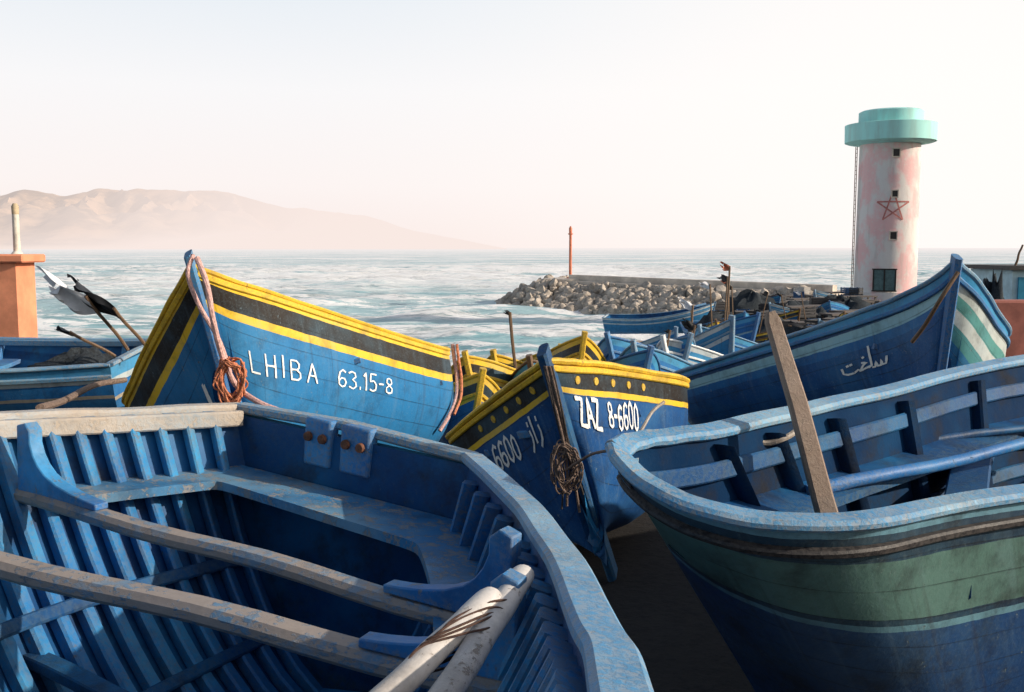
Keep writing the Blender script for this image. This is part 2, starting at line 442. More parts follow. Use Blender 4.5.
    if ribs:
        for i in range(ribs):
            u=umin_rib+(umax_rib-umin_rib)*i/(ribs-1)
            mb=MB(); pts=[];A=[];B=[]
            N=14
            for side in(0,1):
                rng=range(0,N+1) if side==0 else range(N-1,-1,-1)
                for j in rng:
                    t=.03+.95*j/N
                    p=h.P(side,u,t,.035); tg=(h.k(min(1,u+.02))-h.k(max(0,u-.02))).normalized()
                    nn=h.N(side,u,min(t,.93))
                    pts.append(p);A.append(tg);B.append(-nn)
            mb.sweep(pts,A,B,chrect(-ribw,ribw,-.004,.045,c=.008)); mb.obj("rib",ribmat or M['blue_rib'],parent)
def stringers(h,sides,ts,u0,u1,mat,parent,hw=.03,ins=.088,name="stringer"):
    for side in sides:
        for tt in ts:
            mb=MB(); pts=[];A=[];B=[]
            for i in range(30):
                u=u0+(u1-u0)*i/29; pts.append(h.P(side,u,tt,ins)); n_=h.N(side,u,tt); tg=h.frame(side,u)[1]; A.append(n_);B.append(n_.cross(tg).normalized())
            mb.sweep(pts,A,B,chrect(-.01,.01,-hw,hw)); mb.obj(name,mat,parent)
def thwart(h,u,t,w,th,parent,mat,name="thwart",u2=None,over=.03,round_=False,t2=None):
    a=h.P(0,u,t,over); b=h.P(1,u2 if u2 is not None else u,t if t2 is None else t2,over)
    d=(b-a).normalized(); s=d.cross(V((0,0,1))).normalized(); up=s.cross(d).normalized()
    up=up if up.z>0 else -up
    mb=MB(); pts=[a.lerp(b,i/12)+up*.005*math.sin(i*1.1)+s*.004*math.sin(i*.7) for i in range(13)]
    pr=chrect(-w/2,w/2,-th/2,th/2,c=min(w,th)*(.3 if round_ else .12))
    mb.sweep(pts,[s]*13,[up]*13,pr); mb.obj(name,mat,parent); return a,b,d,s,up
def knee(o,dirH,up,lenH,lenV,thk,parent,mat):
    sd=dirH.cross(up).normalized()
    pr=[(0,0),(lenH,0),(lenH,.02),(lenH*.85,.024),(lenH*.68,.032),(lenH*.5,.046),(lenH*.36,.066),(lenH*.27,.09),(lenH*.21,lenV*.62),(lenH*.17,lenV*.8),(lenH*.17,lenV),(lenH*.1,lenV+.02),(0,lenV+.01)]
    vs=[];n=len(pr)
    for s in(-1,1):
        for (x,y) in pr: vs.append(o+dirH*x+up*y+sd*s*thk/2)
    fs=[tuple(range(n)),tuple(range(n,2*n))]+[(j,(j+1)%n,n+(j+1)%n,n+j) for j in range(n)]
    ob=mkobj("knee_bracket",vs,fs,mat,parent,angle=50)
    bv=ob.modifiers.new("b",'BEVEL'); bv.width=.004; bv.segments=2; bv.limit_method='ANGLE'; bv.angle_limit=math.radians(60)
    return ob
def bench(h,t,wd,umax,parent,mat,side_only=None,name="stern_bench",ucorner=.07,over=.035,umin=.015):
    outer=[];inner=[]; N=14
    def pt(side,u): return h.P(side,u,t,over)
    def inn(side,u):
        a=pt(side,u); o=h.frame(side,u)[0]; return a-o*wd
    if side_only is None:
        for i in range(N+1):
            u=lerp(umax,umin,i/N); outer.append(pt(0,u)); inner.append(inn(0,max(u,ucorner)))
        a,b=pt(0,umin),pt(1,umin); c,d=inn(0,ucorner),inn(1,ucorner)
        for i in range(1,8): outer.append(a.lerp(b,i/8)); inner.append(c.lerp(d,i/8))
        for i in range(N+1):
            u=lerp(umin,umax,i/N); outer.append(pt(1,u)); inner.append(inn(1,max(u,ucorner)))
    else:
        for i in range(N+1):
            u=lerp(umin,umax,i/N); outer.append(pt(side_only,u)); inner.append(inn(side_only,u))
    n=len(outer); dz=V((0,0,-.03))
    # round off the inner corners
    if side_only is None:
        for _ in range(6): inner=[inner[0]]+[(inner[i-1]+inner[i]*2+inner[i+1])/4 for i in range(1,n-1)]+[inner[-1]]
    vs=outer+inner+[p+dz for p in outer]+[p+dz for p in inner]; fs=[]
    for i in range(n-1):
        fs+=[(i,i+1,n+i+1,n+i),(2*n+i,3*n+i,3*n+i+1,2*n+i+1),(n+i,n+i+1,3*n+i+1,3*n+i)]
    mkobj(name,vs,fs,mat,parent,recalc=False)
def rope(name,pts,r,mat,label,k=7,group=None,parent=None):
    sp=smooth(pts,k); mb=MB(); mb.tube(sp,r,8)
    o=mb.obj(name,mat,parent,**({} if parent else {'origin':pts[-1]}))
    if parent is None: lab(o,label,"rope",group)
    return o
# =============================================================== WORLD / LIGHT
SUN=V((.93,-.17,.39)).normalized()
w=bpy.data.worlds.new("World"); sc.world=w; w.use_nodes=True; nt=w.node_tree; nt.nodes.clear()
out=nd(nt,'ShaderNodeOutputWorld'); sky=nd(nt,'ShaderNodeTexSky'); sky.sky_type='NISHITA'; sky.sun_disc=False
sky.sun_elevation=math.asin(SUN.z); sky.sun_rotation=math.atan2(SUN.x,SUN.y); sky.dust_density=3; sky.air_density=1.2
b1=nd(nt,'ShaderNodeBackground'); b1.inputs[1].default_value=.13; nt.links.new(sky.outputs[0],b1.inputs[0])
tc=nd(nt,'ShaderNodeTexCoord'); sp=nd(nt,'ShaderNodeSeparateXYZ'); nt.links.new(tc.outputs['Generated'],sp.inputs[0])
rp=nd(nt,'ShaderNodeValToRGB'); nt.links.new(mth(nt,'MULTIPLY',sp.outputs[2],2.0,clamp=True),rp.inputs[0])
e=rp.color_ramp.elements; e[0].position=0; e[0].color=(.96,.83,.79,1); e[1].position=1; e[1].color=(.66,.78,.88,1)
x=e.new(.12); x.color=(.98,.91,.89,1); x=e.new(.3); x.color=(.95,.94,.95,1); x=e.new(.5); x.color=(.80,.86,.92,1)
hz=mix(nt,mapr(nt,sp.outputs[0],-.25,.4,0,.8),rp.outputs[0],(1.06,1.01,.975))
b2=nd(nt,'ShaderNodeBackground'); nt.links.new(hz,b2.inputs[0]); b2.inputs[1].default_value=1.0
mx=nd(nt,'ShaderNodeMixShader'); f=mapr(nt,sp.outputs[2],.27,.58,1.0,.0)
f=mth(nt,'MULTIPLY',f,mapr(nt,sp.outputs[1],-.5,.2,.34,1.0))
nt.links.new(f,mx.inputs[0]); nt.links.new(b1.outputs[0],mx.inputs[1]); nt.links.new(b2.outputs[0],mx.inputs[2]); nt.links.new(mx.outputs[0],out.inputs[0])
sl=bpy.data.lights.new("sun",'SUN'); sl.energy=4.9; sl.angle=math.radians(.6); sl.color=(1,.88,.73)
so=bpy.data.objects.new("sun",sl); COL.objects.link(so); so.rotation_euler=SUN.to_track_quat('Z','Y').to_euler()
# =============================================================== TERRAIN
SEA=-4.35
def xe(y):
    return 5.5+(y-20)*.11 if y<47 else 8.4+(y-47)*.5
def gh(x,y):
    z=-7*sst(5.6,29,y)
    land=sst(xe(y)-1.2,xe(y)+1.2,x)*(1-sst(92,97,y))
    zl=-2.1*sst(5.6,22,y)
    z=lerp(z,zl,land)-.08
    z+=.03*noise.noise(V((x*.6,y*.6,0)))+.012*noise.noise(V((x*3,y*3,2)))
    if y>140: z=-9
    return z
def axis(a,b,st,lo,hi,g=1.6):
    r=[];x=a
    while x<=b: r.append(x); x+=st
    s=st;x=b
    while x<hi: s*=g; x+=s; r.append(x)
    s=st;x=a
    while x>lo: s*=g; x-=s; r.insert(0,x)
    return r
xs=axis(-30,50,1.0,-30000,30000); ys=axis(-8,100,1.0,-3000,40000)
vs=[(x,y,gh(x,y)) for y in ys for x in xs]; nx=len(xs)
fs=[(j*nx+i,j*nx+i+1,(j+1)*nx+i+1,(j+1)*nx+i) for j in range(len(ys)-1) for i in range(nx-1)]
m,nt,b,o=newmat("oily_packed_earth"); tc=nd(nt,'ShaderNodeNewGeometry').outputs['Position']
n1=noi(nt,tc,.8,6);n2=noi(nt,tc,18,8,.7)
c=mix(nt,n1,(.012,.012,.013),(.045,.040,.036)); c=mix(nt,mapr(nt,n2,.45,.65,0,.7),c,(.015,.015,.016)); nt.links.new(c,b.inputs['Base Color']); b.inputs['Roughness'].default_value=.9; b.inputs['Specular IOR Level'].default_value=.2; bump(nt,n2,.8,.03,b)
g=mkobj("ground",vs,fs,m,recalc=False); g["kind"]="structure"
# sea
m,nt,b,o=newmat("sea_water"); pos=nd(nt,'ShaderNodeNewGeometry').outputs['Position']
sp=nd(nt,'ShaderNodeSeparateXYZ'); nt.links.new(pos,sp.inputs[0])
Y=sp.outputs[1];X=sp.outputs[0];Z=sp.outputs[2]
w1=noi(nt,mapping(nt,pos,(.05,.13,1)),1,6,.65); w2=noi(nt,mapping(nt,pos,(.30,.75,.2)),1,7,.72); w3=noi(nt,mapping(nt,pos,(.004,.02,0)),1,5,.6)
w4=noi(nt,mapping(nt,pos,(.022,.065,0)),1,8,.75)
c=mix(nt,mapr(nt,w1,.40,.60),(.085,.27,.32),(.24,.49,.54)); c=mix(nt,mapr(nt,w3,.45,.6,0,.4),c,(.34,.57,.61))
c=mix(nt,mapr(nt,w2,.44,.60,0,.5),c,(.48,.67,.70))
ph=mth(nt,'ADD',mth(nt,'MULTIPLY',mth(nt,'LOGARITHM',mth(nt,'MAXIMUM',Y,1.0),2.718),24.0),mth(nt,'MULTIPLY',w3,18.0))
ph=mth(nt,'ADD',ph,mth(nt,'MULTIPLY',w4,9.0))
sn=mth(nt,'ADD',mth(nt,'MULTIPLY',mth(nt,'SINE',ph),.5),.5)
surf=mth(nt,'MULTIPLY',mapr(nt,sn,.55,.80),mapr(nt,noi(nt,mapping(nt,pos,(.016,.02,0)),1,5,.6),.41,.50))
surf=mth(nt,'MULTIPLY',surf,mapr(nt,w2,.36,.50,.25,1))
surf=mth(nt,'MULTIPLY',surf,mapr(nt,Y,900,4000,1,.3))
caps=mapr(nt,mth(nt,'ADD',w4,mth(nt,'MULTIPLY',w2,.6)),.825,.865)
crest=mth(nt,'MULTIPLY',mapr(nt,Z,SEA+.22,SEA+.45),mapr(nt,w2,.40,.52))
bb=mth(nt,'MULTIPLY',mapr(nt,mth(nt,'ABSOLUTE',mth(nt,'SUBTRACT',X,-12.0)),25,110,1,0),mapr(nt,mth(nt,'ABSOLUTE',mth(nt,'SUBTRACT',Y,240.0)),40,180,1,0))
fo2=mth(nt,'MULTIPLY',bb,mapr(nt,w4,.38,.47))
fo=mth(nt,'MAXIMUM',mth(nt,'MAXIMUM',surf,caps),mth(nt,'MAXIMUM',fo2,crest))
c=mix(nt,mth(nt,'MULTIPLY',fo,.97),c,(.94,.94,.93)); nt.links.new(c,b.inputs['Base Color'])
b.inputs['Roughness'].default_value=.5; b.inputs['Specular IOR Level'].default_value=.2
bump(nt,mth(nt,'ADD',mth(nt,'ADD',w1,mth(nt,'MULTIPLY',w2,.5)),mth(nt,'MULTIPLY',surf,.3)),.9,.9,b)
em=nd(nt,'ShaderNodeEmission'); em.inputs[0].default_value=(.93,.86,.84,1); ms=nd(nt,'ShaderNodeMixShader')  # distance haze put into the water as emission, growing towards the horizon
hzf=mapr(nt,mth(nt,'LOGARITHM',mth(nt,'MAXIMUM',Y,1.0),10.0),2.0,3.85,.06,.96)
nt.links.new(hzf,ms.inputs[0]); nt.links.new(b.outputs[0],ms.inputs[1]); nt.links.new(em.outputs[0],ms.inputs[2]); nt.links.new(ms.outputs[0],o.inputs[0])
xs=axis(-130,120,1.7,-30000,30000,1.5); ys=[12,30]+axis(46,340,1.5,46,40000,1.25); vs=[]
for y in ys:
    for x in xs:
        am=(1-sst(300,430,y))*sst(44,60,y)*(1-sst(120,190,abs(x)))
        wv=0
        if am>0:
            p=V((x*.045+.5*noise.noise(V((x*.02,y*.03,1))),y*.14,0)); a_=noise.noise(p); wv=.9*max(-.5,1-2.4*abs(a_)-.45)+.5*noise.noise(V((x*.17,y*.34,4)))+.2*noise.noise(V((x*.5,y*.9,7)))
        vs.append((x,y,SEA+wv*am*.85))
nx=len(xs)
fs=[(j*nx+i,j*nx+i+1,(j+1)*nx+i+1,(j+1)*nx+i) for j in range(len(ys)-1) for i in range(nx-1)]
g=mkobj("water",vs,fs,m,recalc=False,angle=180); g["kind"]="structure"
# hills
prof=[(-700,215),(-400,205),(-200,200),(0,195),(25,190),(60,194),(100,188),(140,187),(175,191),(215,190),(250,197),(290,206),(330,211),(365,215),(400,226),(440,235),(480,243),(510,249),(600,252)]
def hp(px):
    for (a,b),(c,d) in zip(prof,prof[1:]):
        if a<=px<=c: return lerp(b,d,(px-a)/(c-a))
    return 252
vs=[];NX=300;NY=60;D0=6500.
for j in range(NY+1):
    for i in range(NX+1):
        r=j/NY; px=-500+1080*i/NX; y=4700+3400*r; X_=(px-512)/FP*D0*lerp(.86,1.1,r)
        H=max(0,(248-hp(px))/FP*D0+6)
        sh=sst(-.02,.53,r)*(1-sst(.54,1.15,r))
        rg=1-abs(noise.noise(V((X_*.0022+y*.0006,y*.0012,3))))*2.2
        rg3=1-abs(noise.noise(V((X_*.006+y*.002,y*.003,8))))*2.0
        rg2=noise.fractal(V((X_*.006,y*.006,5)),.9,2,6)
        k_=math.exp(-((r-.53)/.07)**2)
        fr_=.42*H*sst(.05,.22,r)*(1-sst(.24,.36,r))*(0.5+.5*noise.noise(V((X_*.0012,0,3.3))))
        z=SEA-2+H*sh*(1-(.40*(1-rg)+.22*(1-rg3)+.10*abs(rg2))*(1-.9*k_))+.03*H*rg2*k_+fr_
        vs.append((X_,y,z))
fs=[(j*(NX+1)+i,j*(NX+1)+i+1,(j+1)*(NX+1)+i+1,(j+1)*(NX+1)+i) for j in range(NY) for i in range(NX)]
m,nt,b,o=newmat("hazy_dry_hillside"); pos=nd(nt,'ShaderNodeNewGeometry').outputs['Position']; sp=nd(nt,'ShaderNodeSeparateXYZ'); nt.links.new(pos,sp.inputs[0])
n=noi(nt,mapping(nt,pos,(.004,.004,.006)),1,8,.7)
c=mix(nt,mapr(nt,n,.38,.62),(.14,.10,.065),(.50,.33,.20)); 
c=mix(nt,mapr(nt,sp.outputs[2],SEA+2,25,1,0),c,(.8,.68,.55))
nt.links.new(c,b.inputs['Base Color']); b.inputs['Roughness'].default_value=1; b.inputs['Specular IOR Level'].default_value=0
em=nd(nt,'ShaderNodeEmission'); em.inputs[0].default_value=(.95,.82,.77,1); ms=nd(nt,'ShaderNodeMixShader')  # aerial haze painted in as emission, denser to the right and low down
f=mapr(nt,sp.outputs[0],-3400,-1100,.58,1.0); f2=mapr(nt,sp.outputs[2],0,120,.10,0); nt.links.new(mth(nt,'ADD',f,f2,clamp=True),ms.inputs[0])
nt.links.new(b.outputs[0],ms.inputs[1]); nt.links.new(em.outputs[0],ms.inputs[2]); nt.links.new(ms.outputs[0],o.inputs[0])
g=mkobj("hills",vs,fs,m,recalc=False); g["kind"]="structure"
# =============================================================== BREAKWATER
M['conc']=simple("sea_worn_concrete",(.62,.54,.46),.85,.28,.8,.5,bd=.05)
M['rock']=simple("breakwater_rock",(.44,.38,.32),.9,.5,.7,.8,bd=.15)
P0=V((29,88,0));P1=V((6.3,107,0)); ax=(P1-P0).normalized(); nr=V((-ax.y,ax.x,0)); nr=nr if nr.y<0 else -nr
bw=thing("breakwater","long concrete harbour breakwater wall above a rock mound","breakwater",(P0+P1)/2+V((0,0,SEA)))
mb=MB(); K=30; pts=[P0.lerp(P1,i/K)+V((0,0,0)) for i in range(K+1)]
zt=[lerp(-2.2,-1.75,i/K) for i in range(K+1)]
for i in range(K+1): pts[i].z=zt[i]
mb.sweep(pts,[nr]*(K+1),[V((0,0,1))]*(K+1),[(-3,-4),(3,-4),(2.6,0),(-3,0)]); mb.obj("roadway_slab",M['conc'],bw)
mb=MB(); mb.sweep([p+nr*1.2 for p in pts[:-1]],[nr]*(K),[V((0,0,1))]*(K),chrect(-.5,.5,-.6,.62,c=.06)); mb.obj("parapet_wall",M['conc'],bw)
mb=MB(); hd=P1+V((0,0,-1.7)); mb.lathe(hd,[(3.2,-4),(3.0,.1),(2.8,.14)],24); mb.obj("round_head",M['conc'],bw)
def rockmesh(mb,c,r,sub=1):
    bm=bmesh.new(); bmesh.ops.create_icosphere(bm,subdivisions=sub,radius=1)
    sd=random.random()*90; sx,sy,sz=[random.uniform(.7,1.25) for _ in range(3)]; R=Matrix.Rotation(random.random()*6,3,'Z')@Matrix.Rotation(random.random()*6,3,'X')
    pl=[(V((random.gauss(0,1),random.gauss(0,1),random.gauss(0,1))).normalized(),random.uniform(.45,.8)) for _ in range(6)]
    vs=[]
    for v in bm.verts:
        p=v.co.copy()
        for n_,d_ in pl:
            k=p.dot(n_)
            if k>d_: p-=n_*(k-d_)
        p*=1+.12*noise.noise(p*2+V((sd,0,0)))
        p=V((p.x*sx,p.y*sy,p.z*sz)); vs.append(V(c)+(R@p)*r)
    fs=[tuple(v.index for v in f.verts) for f in bm.faces]; bm.free(); mb.add(vs,fs)
mb=MB()
for i in range(1100):
    a=random.random(); wdt=random.random(); 
    hmax=lerp(.2,1,min(1,a*1.6+.25))
    base=P0.lerp(P1,.05+a*.95)
    out_=2.6+wdt*4.8*hmax; z=lerp(-2.35,SEA-.3,wdt)+random.uniform(-.2,.2)
    p=base+nr*out_; p.z=z; rockmesh(mb,p,random.uniform(.28,.72),2)
for i in range(420):
    th=random.uniform(-.3,math.pi+.6); wdt=random.random()**.8; rr=2.8+wdt*5.2
    d=ax*math.sin(th)+nr*math.cos(th); p=P1+d*rr; p.z=lerp(-1.9,SEA-.2,wdt)+random.uniform(-.2,.25); rockmesh(mb,p,random.uniform(.28,.72),2)
o=mb.obj("riprap_rocks",M['rock'],smooth=False,recalc=False,origin=P1); lab(o,"heap of brown boulders armouring the harbour breakwater","rocks",kind="stuff")
bp=V((6.2,106,-1.75)); bc=thing("harbour_beacon","slim red beacon post at the breakwater end","beacon",bp)
mr=simple("red_beacon_paint",(.62,.17,.08),.5,.3,3)
mb=MB(); mb.lathe(bp,[(.45,0),(.4,.3),(.16,.35),(.14,4.8),(.26,4.82),(.26,4.95)],16); mb.obj("mast",mr,bc)
mb=MB(); mb.lathe(bp+V((0,0,4.96)),[(.16,0),(.18,.5),(.05,.75)],12); mb.obj("lantern",mr,bc)
# =============================================================== TOWER
TX,TY=27.7,74; tz=-2.15
tw=thing("lighthouse_tower","round faded pink and white plastered tower with turquoise top gallery","lighthouse",(TX,TY,tz))
m,nt,b,o=newmat("peeling_pink_plaster"); tc=nd(nt,'ShaderNodeTexCoord').outputs['Object']
n1=noi(nt,mapping(nt,tc,(.5,.5,.35)),1,5,.6); n2=noi(nt,tc,3,8,.7); n3=noi(nt,mapping(nt,tc,(2.5,2.5,.3)),1,5,.6)
c=mix(nt,mapr(nt,n1,.45,.58,0,.85),(.72,.68,.66),(.80,.46,.46)); c=mix(nt,mapr(nt,n2,.52,.68,0,.7),c,(.72,.66,.62)); c=mix(nt,mapr(nt,n3,.52,.72,0,.5),c,(.50,.44,.41))
nt.links.new(c,b.inputs['Base Color']); b.inputs['Roughness'].default_value=.9; bump(nt,n2,.4,.05,b); M['pink']=m
m,nt,b,o=newmat("turquoise_paint"); tc=nd(nt,'ShaderNodeTexCoord').outputs['Object']
n1=noi(nt,mapping(nt,tc,(1.5,1.5,.25)),1,5,.6); c=mix(nt,mapr(nt,n1,.42,.7,0,.5),(.40,.80,.76),(.34,.50,.46)); nt.links.new(c,b.inputs['Base Color']); b.inputs['Roughness'].default_value=.7; M['teal']=m
mb=MB(); c0=V((TX,TY,tz))
mb.lathe(c0,[(2.40,-1.5),(2.36,.6),(2.20,.62),(2.12,11.3)],48); mb.obj("shaft",M['pink'],tw,angle=30)
mb=MB(); mb.lathe(c0,[(2.2,11.3),(2.95,11.42),(3.18,11.5),(3.2,12.75),(3.05,12.78),(3.0,12.65),(2.4,12.62)],48); mb.obj("gallery",M['teal'],tw,angle=30)
mb=MB(); mb.lathe(c0,[(2.25,12.64),(2.25,13.65),(2.05,13.75),(.2,13.8)],48); mb.obj("lantern_drum",M['teal'],tw,angle=30)
vc=V((-TX,-TY,0)).normalized(); rt=V((-vc.y,vc.x,0)); rt=rt if rt.x>0 else -rt
def tang(off):
    s=off/2.2; return (vc*math.sqrt(max(0,1-s*s))+rt*s)
MD=simple("dark_window_void",(.015,.012,.012),.4,.3,5); MF=simple("faded_teal_frame",(.09,.16,.17),.6,.3,5)
for off,y,wd,hh in((.45,157,.42,.5),(.45,196,.36,.42),(.45,236,.42,.5)):
    d=tang(off); z=CZ+(248-y)/FP*TY; t=V((-d.y,d.x,0)); R=Matrix((t,d,V((0,0,1)))).transposed()
    q=V((TX,TY,z))+d*2.16
    wn=bpy.data.objects.new("window",None); COL.objects.link(wn); wn.parent=tw; wn.location=q-c0
    def sub(mb,nm,mt):
        me=mkobj(nm,[v-q for v in mb.v],mb.f,mt,None,smooth=False); me.parent=wn
    mb=MB(); mb.box(q,(wd,.1,hh),R); sub(mb,"pane",MD)
    mb=MB()
    for s in(-1,1):
        mb.box(q+t*s*(wd/2+.04)+d*.01,(.07,.13,hh+.15),R); mb.box(q+V((0,0,s*(hh/2+.04)))+d*.01,(wd-.004,.13,.07),R)
    sub(mb,"frame",M['conc'])
d=tang(-.05); t=V((-d.y,d.x,0)); R=Matrix((t,d,V((0,0,1)))).transposed(); z=CZ-(279-248)/FP*TY; a=V((TX,TY,z))+d*2.25
mb=MB(); mb.box(a,(1.6,.12,1.5),R); mb.obj("window_panel",MF,tw,smooth=False)
mb=MB(); 
for k in(-1,0,1): mb.box(a+t*k*.75+d*.03,(.1,.16,1.6),R)
for k in(-1,1): mb.box(a+V((0,0,k*.78))+d*.03,(1.7,.14,.09),R)
mb.obj("window_bars",MD,tw,smooth=False)
mb=MB(); pts=[]
for k in range(6):
    an=math.pi/2+k*4*math.pi/5; pts.append((.35+1.15*math.cos(an),4.6+1.15*math.sin(an)))
for kk,((x0,z0),(x1,z1)) in enumerate(zip(pts,pts[1:])):
    dx,dz=x1-x0,z1-z0; l=math.hypot(dx,dz); nx_,nz_=-dz/l*.055,dx/l*.055; vs=[]
    for i in range(9):
        for s in(-1,1):
            X_=x0+dx*i/8+s*nx_; Z_=z0+dz*i/8+s*nz_; d=tang(X_); rad=2.205-.0075*(Z_-tz)+.012
            vs.append(V((TX,TY,Z_))+d*(rad+.004*kk))
    mb.add(vs,[(2*i,2*i+1,2*i+3,2*i+2) for i in range(8)])
mb.obj("painted_star",simple("dull_red_paint",(.55,.20,.18),.8,.3,3),tw,smooth=False)
mb=MB(); lx=tang(-2.1)
lt=V((-lx.y,lx.x,0))
for s in(-1,1): mb.tube([V((TX,TY,tz+.5))+lx*2.4+lt*s*.2,V((TX,TY,tz+11.2))+lx*2.4+lt*s*.2],.03,6)
for i in range(34): 
    z=tz+.8+i*.31; mb.tube([V((TX,TY,z))+lx*2.4-lt*.2,V((TX,TY,z))+lx*2.4+lt*.2],.02,5)
mb.obj("ladder",M['rust'],tw)
# =============================================================== BOAT A (foreground open boat)
BA=thing("fishing_boat","open blue wooden boat with ribs, thwarts and worn pale rail","boat",(-.75,2,.05))
A_L=[W(240,412,1.03),W(120,418,1.065),W(0,423,1.10),W(-150,430,1.16),V((-1.93,2.1,1.2)),V((-1.88,1.4,1.24)),V((-1.72,.6,1.3)),V((-1.42,-.2,1.38)),V((-.95,-.85,1.5))]
A_R=[W(474,464,.95),W(528,513,.98),W(568,572,1.01),W(600,637,1.05),W(624,695,1.08),V((.09,.7,1.14)),V((-.15,.15,1.22)),V((-.5,-.4,1.35)),V((-.95,-.85,1.5))]
A_K=[]
for i,(a,b_) in enumerate(zip(A_L,A_R)):
    m_=(a+b_)/2; A_K.append(V((m_.x,m_.y+(-.12 if i==0 else 0),.06)))
A_K[8]=V((-.9,-.3,.2)); A_K[7]=V((-.92,.05,.15))
hA=Hull(A_L,A_R,A_K,full=.55,vee=.3)
mA=bands("boat_blue_outer",[(0,(.05,.29,.55)),(.1,BLUE)],.5)
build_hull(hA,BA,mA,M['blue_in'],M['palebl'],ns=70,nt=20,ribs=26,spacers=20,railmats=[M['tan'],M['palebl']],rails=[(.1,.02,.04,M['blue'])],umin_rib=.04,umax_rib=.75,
   railws=[(-.035,.03,0,.035),(-.05,.03,0,.035)],inoff=.085,inwale=(0,),ribw=.025)
bench(hA,.20,.17,.235,BA,M['bench'])
t1=thwart(hA,.262,.20,.065,.04,BA,M['pale'],round_=True,u2=.225,t2=.2)
t2=thwart(hA,.385,.24,.075,.045,BA,M['pale'],round_=True,u2=.30,t2=.22)
t3=thwart(hA,.47,.55,.07,.04,BA,M['rib_dark'],u2=.40)
thwart(hA,.30,.62,.06,.035,BA,M['blue_in'])
for (a,b_,d,s,up) in(t1,t2):
    knee(a+up*.02+d*.06,d,up,.36,.19,.045,BA,M['blue']); knee(b_+up*.02-d*.0,-d,up,.34,.19,.045,BA,M['blue'])
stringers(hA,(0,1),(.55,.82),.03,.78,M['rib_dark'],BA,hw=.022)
for k in range(5):
    mb=MB(); pts=[];
    for i in range(16):
        u=.12+.55*i/15; kk=hA.k(u); sd=(hA.g(1,u)-hA.g(0,u)).normalized(); sd.z=0; pts.append(kk+sd*(k-2)*.155+V((0,0,.16)))
    mb.sweep(pts,[sd]*16,[V((0,0,1))]*16,chrect(-.065,.065,-.01,.015)); mb.obj("floor_board",[M['blue_in'],M['wood']][k==3],BA)
a=hA.g(0,0);b_=hA.g(1,0); d=(b_-a).normalized(); fw=(hA.k(.1)-hA.k(0)); fw=(fw-d*fw.dot(d)).normalized()
R=Matrix((d,fw,d.cross(fw))).transposed()
for f_,wd in((.42,.12),(.58,.13)):
    mb=MB(); c=a.lerp(b_,f_)+fw*.045+V((0,0,-.03)); mb.box(c,(wd,.05,.17),R); o=mb.obj("motor_pad",M['blue'],BA); bv=o.modifiers.new("b",'BEVEL'); bv.width=.01; bv.segments=2
    for q in(-.03,.035):
        mb=MB(); mb.lathe(c+fw*.03+d*q+V((0,0,.02)),[(.018,0),(.016,.012),(.005,.016)],10,R=fw.to_track_quat('Z','Y').to_matrix()); mb.obj("bolt",M['rust'],BA)
# oars
def oar(pa,pb,label,r0=.025):
    pa=V(pa);pb=V(pb); mb=MB(); n=24; pts=[pa.lerp(pb,(i/n)**1.3)+V((.0008*math.sin(i*.9),0,.0008*math.sin(i*.7))) for i in range(n+1)]
    r=[r0*(.6,.85,.97)[i] if i<3 else r0 for i in range(n+1)]; 
    mb.tube(pts,r,16,flat=.85); o=mb.obj("oar",M['oar'],origin=pb,angle=60); lab(o,label,"oar",group="oars in the open boat"); return o
oA=W(494,594,1.02); oB=W(525,571,1.025); eA=W(320,760,.93); eB=W(400,765,.93)
oar(oA,eA,"bleached wooden oar lashed to another across the thwart"); oar(oB,eB,"bleached wooden oar lashed to another across the thwart")
def sg(x,p): return math.copysign(abs(x)**p,x)
for q in(.30,.33,.38,.43,.47):
    c1=oA.lerp(eA,q); c2=oB.lerp(eB,q*.95+.02*math.sin(q*40)); ctr=(c1+c2)/2; sd=(c2-c1); hw=sd.length/2+.028; sd.normalize()
    lp=[]
    for k in range(25):
        th=2*math.pi*k/24; lp.append(ctr+sd*sg(math.cos(th),.6)*hw+V((0,0,1))*sg(math.sin(th),.45)*.0255+V((.0,.008*math.sin(3*th+q*30),0)))
    rope("lashing_rope",lp,.0022,M['cord'],"thin dark brown cord lashing two oars together",2,group="oar lashings")
# =============================================================== BOAT B (right foreground)
B_R=[V((3.6,4.6,1.0)),V((2.9,3.85,.96)),V((2.05,3.1,.935)),W(960,510,.95),W(860,529,.955),W(760,528,.965),W(690,512,.995),W(645,490,1.03),W(618,466,1.07),W(610,452,1.095)]
B_L=[V((4.2,5.7,1.12)),V((3.75,5.4,1.12)),V((3.1,5.0,1.13)),W(1000,366,1.13),W(890,393,1.105),W(790,416,1.09),W(710,433,1.09),W(660,441,1.09),W(628,445,1.095),W(610,452,1.095)]
B_K=[V((3.9,5.1,-.05)),V((3.3,4.6,-.05)),V((2.6,4.0,-.06)),V((1.80,3.45,-.06)),V((1.48,3.26,-.05)),V((1.26,3.18,-.03)),V((1.10,3.16,.0)),V((1.0,3.16,.03)),V((.92,3.16,.06)),V((.86,3.14,.10))]
hB=Hull(B_L,B_R,B_K,vee=.9,full=.55)
BB=thing("fishing_boat","blue wooden boat with green strake and pale rounded gunwale","boat",(1.7,3.6,.05))
mB=bands("boat_green_blue_outer",[(0,(.16,.34,.45)),(.03,(.010,.035,.08)),(.12,(.095,.19,.165)),(.34,(.010,.035,.08)),(.365,(.13,.28,.36)),(.39,(.008,.05,.17))],.4,under=(.20,.26,.25),dirtamt=.65,plank=.115,fade=(.18,.32,.32),lapd=.018)
